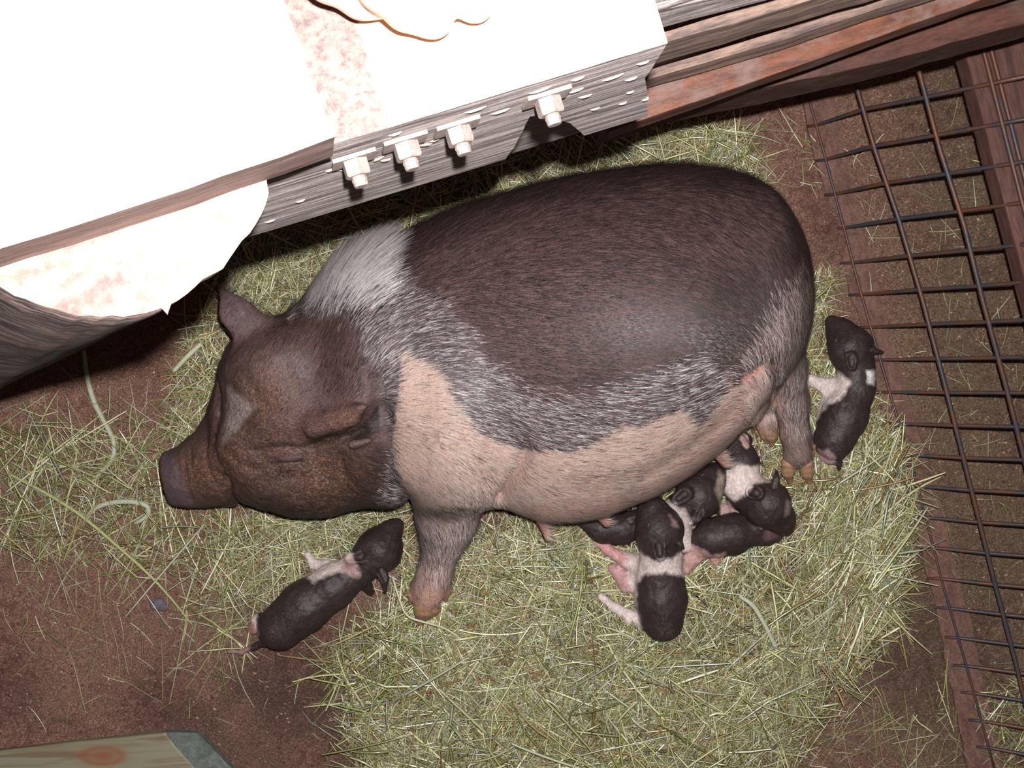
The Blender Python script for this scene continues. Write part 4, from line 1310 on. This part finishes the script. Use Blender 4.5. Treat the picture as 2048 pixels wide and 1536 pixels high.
# plank walls of the barn, well outside the frame
def barn_wall(name, lo, hi, label):
    x0, y0, z0 = lo; x1, y1, z1 = hi
    v = [(x, y, z) for z in (z0, z1) for (x, y) in ((x0, y0), (x1, y0), (x1, y1), (x0, y1))]
    o = mesh_np(name, np.array(v), [[3, 2, 1, 0], [4, 5, 6, 7], [0, 1, 5, 4], [1, 2, 6, 5], [2, 3, 7, 6], [3, 0, 4, 7]], M_redark, smooth=False)
    tag(o, label, 'wall', kind='structure')
barn_wall('wall_back', (-2.38, 1.78, -.01), (2.38, 1.84, 2.4), 'dark barn wall behind the pen')
barn_wall('wall_left', (-2.38, -1.88, -.01), (-2.32, 1.78, 2.4), 'dark barn wall beyond the log')
barn_wall('wall_right', (2.32, -1.88, -.01), (2.38, 1.78, 2.4), 'dark barn wall beyond the wire panel')

# upright plank and wire panel at the right
def strip(name, left, right, dt, db, mat, **kw):
    return prism(name, left + right[::-1], dt, db, mat, **kw)
pl = strip('upright_plank', [(1905, 10), (1933, 113), (1965, 235), (2000, 368), (2047, 546), (2110, 790)], [(2040, -20), (2062, 113), (2095, 235), (2130, 368), (2180, 546), (2240, 790)], 1.72, 1.76, M_plank, rough=.001)
tag(pl, 'dull red plank with two steel wires along it, beyond the wire grid', 'plank')
prism('plank_post', [(2190, 560), (2290, 560), (2290, 700), (2190, 700)], 1.762, 2.0, M_redark)
tag(bpy.data.objects['plank_post'], 'short wooden post carrying the dull red plank', 'post')
sill = strip('ground_board', [(1600, 170), (1625, 300), (1668, 450), (1706, 600), (1750, 760), (1800, 930), (1870, 1200), (1940, 1560)],
             [(1660, 170), (1690, 300), (1730, 450), (1765, 600), (1808, 760), (1856, 930), (1930, 1200), (2010, 1560)], 1.989, 2.01, M_sill, rough=.007, res=.02)
tag(sill, 'flat mud-coated board in the dirt under the foot of the wire panel', 'board')

def tube(name, pts, r, mat, parent=None, seg=7):
    P = np.array(pts, float)
    # resample
    out = []
    for a, b in zip(P[:-1], P[1:]):
        m = max(1, int(np.linalg.norm(b - a) / .06))
        for j in range(m): out.append(a + (b - a) * j / m)
    out.append(P[-1]); P = np.array(out)
    t = np.gradient(P, axis=0); t /= np.linalg.norm(t, axis=1, keepdims=True)
    s = np.cross(t, (0.02, .01, 1)); s /= np.linalg.norm(s, axis=1, keepdims=True); u = np.cross(s, t)
    rr = np.array(r, float) if np.ndim(r) else np.full(len(P), r)
    if len(rr) != len(P): rr = np.interp(np.linspace(0, 1, len(P)), np.linspace(0, 1, len(rr)), rr)
    a = np.linspace(0, 2 * math.pi, seg, endpoint=False)
    v = (P[:, None] + (s[:, None] * np.cos(a)[None, :, None] + u[:, None] * np.sin(a)[None, :, None]) * rr[:, None, None]).reshape(-1, 3)
    n = len(P)
    f = []
    for i in range(n - 1):
        for j in range(seg):
            k = (j + 1) % seg
            f.append([i * seg + j, i * seg + k, (i + 1) * seg + k, (i + 1) * seg + j])
    f.append(list(range(seg))[::-1]); f.append(list(range((n - 1) * seg, n * seg)))
    return mesh_np(name, v, f, mat, parent, smooth=True)

def wire_panel():
    base = W(1800, 900, 0.0)
    root = empty('wire_panel', tuple(base))
    tag(root, 'rusty steel wire grid panel leaning over the dirt behind the sow\'s rump', 'wire panel')
    # long wires: (px, py, distance)
    A = [(1608, 160, 1.975), (1620, 205, 1.975), (1668, 380, 1.975), (1720, 580, 1.975), (1775, 770, 1.975), (1832, 960, 1.978), (1886, 1170, 1.98), (1935, 1340, 1.98), (1995, 1560, 1.98)]
    Bw = [(1700, 130, 1.86), (1715, 180, 1.86), (1750, 300, 1.86), (1798, 440, 1.865), (1845, 600, 1.87), (1895, 790, 1.88), (1943, 980, 1.90), (1988, 1160, 1.92), (2030, 1320, 1.93), (2080, 1530, 1.93)]
    Cw = [(1826, 100, 1.78), (1840, 150, 1.78), (1880, 300, 1.78), (1928, 450, 1.785), (1965, 600, 1.80), (2010, 765, 1.82), (2048, 915, 1.84), (2110, 1160, 1.87), (2160, 1360, 1.88), (2200, 1530, 1.88)]
    D1_ = [(1950, 40, 1.70), (1968, 105, 1.70), (2005, 250, 1.70), (2047, 415, 1.70), (2100, 620, 1.71), (2240, 1160, 1.80), (2320, 1530, 1.82)]
    D2_ = [(1966, 40, 1.70), (1984, 105, 1.70), (2022, 250, 1.70), (2064, 415, 1.70), (2116, 620, 1.71), (2256, 1160, 1.80), (2336, 1530, 1.82)]
    wl = lambda L: [W(p[0], p[1], CAM_H - p[2]) for p in L]
    for L, r in ((A, .0024), (Bw, .0041), (Cw, .0043), (D1_, .0036), (D2_, .0036)):
        tube('long_wire', wl(L), r, M_wire, root)
    ys = [218, 291, 365, 437, 511, 579, 648, 717, 785, 851, 916, 981, 1045, 1107, 1170, 1230, 1290, 1347, 1403, 1460, 1515]
    Aw, Bq, Cq, Dq = (np.array(wl(L)) for L in (A, Bw, Cw, D1_))
    bp = np.array([(p[1], p[0], p[2]) for p in Bw])
    for i, y in enumerate(ys):
        x = np.interp(y, bp[:, 0], bp[:, 1]); d = np.interp(y, bp[:, 0], bp[:, 2])
        pb = W(x, y, CAM_H - d)
        # the cross wire runs square to the long wires: same travel along the panel
        yy = pb[1]
        def at(Wr, yv):
            o = np.argsort(Wr[:, 1])
            return np.array([np.interp(yv, Wr[o, 1], Wr[o, 0]), yv, np.interp(yv, Wr[o, 1], Wr[o, 2])])
        slope = -0.0 + .012 * math.sin(i * 1.7)
        pa = at(Aw, yy); pc = at(Cq, yy); pd = at(Dq, yy)
        off = np.array([0, 0, .005])
        left = pa + (pa - pb) * .30; left[2] = max(pa[2] - .012, .012)
        far = pd + (pd - pc) * .8
        tube('cross_wire', [left - off * 0, pa - off * .6, pb - off, pc - off, pd - off * .6, far], [.0026, .003, .0036, .0036, .0036, .0036], M_wire, root)
wire_panel()

# ------------------------------------------------------------------ lumber at the lower left
def lumber_mat():
    m, nt, b = new_mat('greenish_treated_lumber')
    g = N(nt, 'ShaderNodeNewGeometry')
    kp = W(205, 1512, CAM_H - 1.5)
    sub = N(nt, 'ShaderNodeVectorMath', operation='SUBTRACT'); nt.links.new(g.outputs['Position'], sub.inputs[0]); sub.inputs[1].default_value = tuple(kp)
    sc = N(nt, 'ShaderNodeVectorMath', operation='MULTIPLY'); nt.links.new(sub.outputs[0], sc.inputs[0]); sc.inputs[1].default_value = (.42, 1, 0)
    ln = N(nt, 'ShaderNodeVectorMath', operation='LENGTH'); nt.links.new(sc.outputs[0], ln.inputs[0])
    # grain flows round the knot
    k = ramp(nt, ln.outputs['Value'], [(0.002, 1.0), (0.009, 0.55), (0.0125, 0.9), (0.014, 0.25), (0.022, 0.0)])
    co = coords(nt, .05, (.05, 1, .2))
    n1 = N(nt, 'ShaderNodeTexNoise'); n1.inputs['Scale'].default_value = 95; n1.inputs['Detail'].default_value = 4; n1.inputs['Distortion'].default_value = .8
    nt.links.new(co, n1.inputs['Vector'])
    c = mixc(nt, ramp(nt, n1.outputs['Fac'], [(.36, 0.), (.5, .85), (.7, 1.)]), (0.10, 0.065, 0.036), (0.135, 0.13, 0.085))
    c = mixc(nt, k, c, (0.13, 0.042, 0.016))
    nt.links.new(c, b.inputs['Base Color'])
    b.inputs['Roughness'].default_value = .6
    bump(nt, b, n1.outputs['Fac'], .4, .001)
    return m
M_lum = lumber_mat()
M_end = wood('grey_green_cut_end', (0.095, 0.11, 0.095), (0.05, 0.06, 0.052), .6, .8, 60, .7, bumpd=.0008)
lum = prism('lumber_rail', [(-260, 1528), (-100, 1513), (0, 1502), (150, 1484), (330, 1466), (350, 1492), (388, 1536), (440, 1600), (-260, 1680)], 1.5, 1.512, M_lum, rough=.0006)
tag(lum, 'greenish lumber rail with a reddish knot, beside bare dark dirt', 'lumber')
ep = prism('post_cap', [(330, 1466), (395, 1468), (425, 1500), (470, 1545), (540, 1620), (450, 1640), (388, 1536), (350, 1492)], 1.498, 1.512, M_end, rough=.0008)
ep.name = 'corner_block'
tag(ep, 'grey-green sawn wood block at the end of the knotted lumber rail', 'block')
post = prism('corner_post', [(-60, 1700), (120, 1700), (120, 1840), (-60, 1840)], 1.512, 2.0, M_end)
tag(post, 'square wooden post under the knotted lumber rail', 'post')
rp = prism('fence_post', [(4150, -1500), (4400, -1500), (4400, -740), (4150, -740)], .9, 2.0, M_redark)
tag(rp, 'wooden post carrying the far ends of the fence boards', 'post')

# ------------------------------------------------------------------ the hand on the beam
def hand():
    zt = CAM_H - D0
    lo = W(380, 130, 1.30) ; hi = W(1100, -420, 1.30)
    B = Body((lo[0] - .02, lo[1], 1.268), (hi[0] + .02, hi[1] + .02, 1.40), .002)
    z = 1.30
    B.chain([(640, -250, 1.33, 46), (600, -120, 1.325, 44), (655, -42, 1.315, 42), (722, -4, 1.303, 38), (755, 6, 1.297, 32)], .008)
    B.chain([(720, -260, 1.335, 50), (700, -120, 1.335, 47), (762, -25, 1.325, 44), (812, 18, 1.308, 40), (830, 32, 1.300, 34)], .008)
    B.chain([(800, -260, 1.335, 50), (800, -110, 1.335, 46), (842, -20, 1.325, 43), (864, 24, 1.307, 40), (868, 40, 1.300, 36)], .008)
    B.chain([(880, -250, 1.33, 44), (905, -120, 1.325, 42), (932, -45, 1.315, 41), (946, -5, 1.302, 40), (950, 8, 1.296, 36)], .008)
    B.ell(W(760, -300, 1.335), (.05, .05, .02), .02)
    B.chain([(640, -330, 1.325, 60), (560, -240, 1.31, 48), (520, -170, 1.30, 40), (512, -120, 1.295, 32)], .02)
    v, q = B.mesh(zmin=1.276)
    px, py = to_px(v)
    c = np.tile((0.62, 0.33, 0.25), (len(v), 1))
    o = mesh_np('person', v, q, M_skin, cols=c)
    tag(o, 'hand of a person resting bent fingers on the bolted beam, top edge', 'person')
    # nails, flat against the finger ends
    for (a, b_, zz, r) in ((758, 14, 1.305, .2), (836, 44, 1.308, .3), (868, 56, 1.308, 1.2), (952, 24, 1.304, 1.3)):
        pass
hand()

# ------------------------------------------------------------------ single stalks that stand out, and a stone
def stalk(name, label, cat, pts, r, colr, group=None):
    P = [W(p[0], p[1], p[2]) for p in pts]
    # smooth the run
    P = np.array(P)
    for it in range(2):
        Q = [P[0]]
        for a, b in zip(P[:-1], P[1:]):
            Q += [a * .75 + b * .25, a * .25 + b * .75]
        Q.append(P[-1]); P = np.array(Q)
    m = col_mat(name + '_fibre', rough=.6, nscale=400, namt=.3, bumpd=.001)
    o = tube(name, P, r, m, seg=8)
    c = np.tile((*colr, 1.0), (len(o.data.vertices), 1)).astype(np.float32)
    a = o.data.color_attributes.new('Col', 'FLOAT_COLOR', 'POINT'); a.data.foreach_set('color', c.ravel())
    tag(o, label, cat, group)
    return o
stalk('stem', 'long pale fuzzy stem curving over bare dirt between the log and the snout', 'stem', [(168, 700, .012), (172, 745, .012), (185, 800, .012), (212, 850, .013), (230, 885, .014), (226, 920, .015), (200, 945, .012), (185, 965, .01)], [.0028, .0045, .005, .005, .0048, .0045, .004, .003], (.40, .42, .30))
stalk('stem', 'pale fuzzy stem bent in a hook just in front of the snout', 'stem', [(172, 1040, .018), (185, 1018, .02), (215, 1006, .022), (255, 1002, .022), (292, 1008, .022), (300, 1025, .022), (285, 1040, .02), (270, 1046, .018)], [.003, .0045, .005, .005, .005, .004, .004, .003], (.42, .44, .33))
stalk('grass_stalk', 'longest straight green stalk running diagonally below the snout', 'stalk', [(18, 948, .022), (100, 990, .026), (165, 1032, .028), (230, 1088, .028), (300, 1150, .026), (345, 1200, .02), (385, 1250, .012)], [.0022, .0035, .0035, .003, .0028, .0018, .001], (.36, .38, .16))
stalk('grass_stalk', 'bent bright straw in front of the sow\'s front hoof', 'stalk', [(786, 1158, .035), (799, 1200, .05), (812, 1234, .07), (850, 1245, .07), (898, 1258, .05), (955, 1305, .03)], [.0018, .002, .002, .0018, .0018, .001], (.58, .56, .38))
stalk('stem', 'pale thick stem lying in the hay below the nursing heap', 'stem', [(1478, 1192, .045), (1505, 1208, .05), (1522, 1235, .05), (1540, 1270, .048), (1556, 1305, .04)], [.003, .0045, .0045, .004, .003], (.44, .46, .34))
stalk('stem', 'thick short pale straw on the hay between the log and the sow\'s forehead', 'stem', [(348, 742, .02), (375, 712, .025), (402, 688, .02)], [.004, .005, .004], (.46, .48, .33))

def stone():
    c = W(315, 1208, .004)
    b = Body(c - .03, c + .03, .0015)
    b.ell(c, (.015, .012, .009), .004, .3)
    b.ell(c + np.array([.009, -.004, 0]), (.011, .009, .007), .004, -.4)
    v, q = b.mesh()
    v = v + .0015 * np.stack([fbm(v[:, 0] * 150, v[:, 1] * 150, v[:, 2] * 150, s, 3) for s in (3, 5, 7)], 1)
    m = wood('grey_stone', (.20, .18, .20), (.09, .08, .09), 0, 1, 200, .8, bumpd=.001)
    tag(mesh_np('stone', v, q, m), 'small grey stone in the dirt near the tail of the lone crawling piglet', 'stone')
stone()
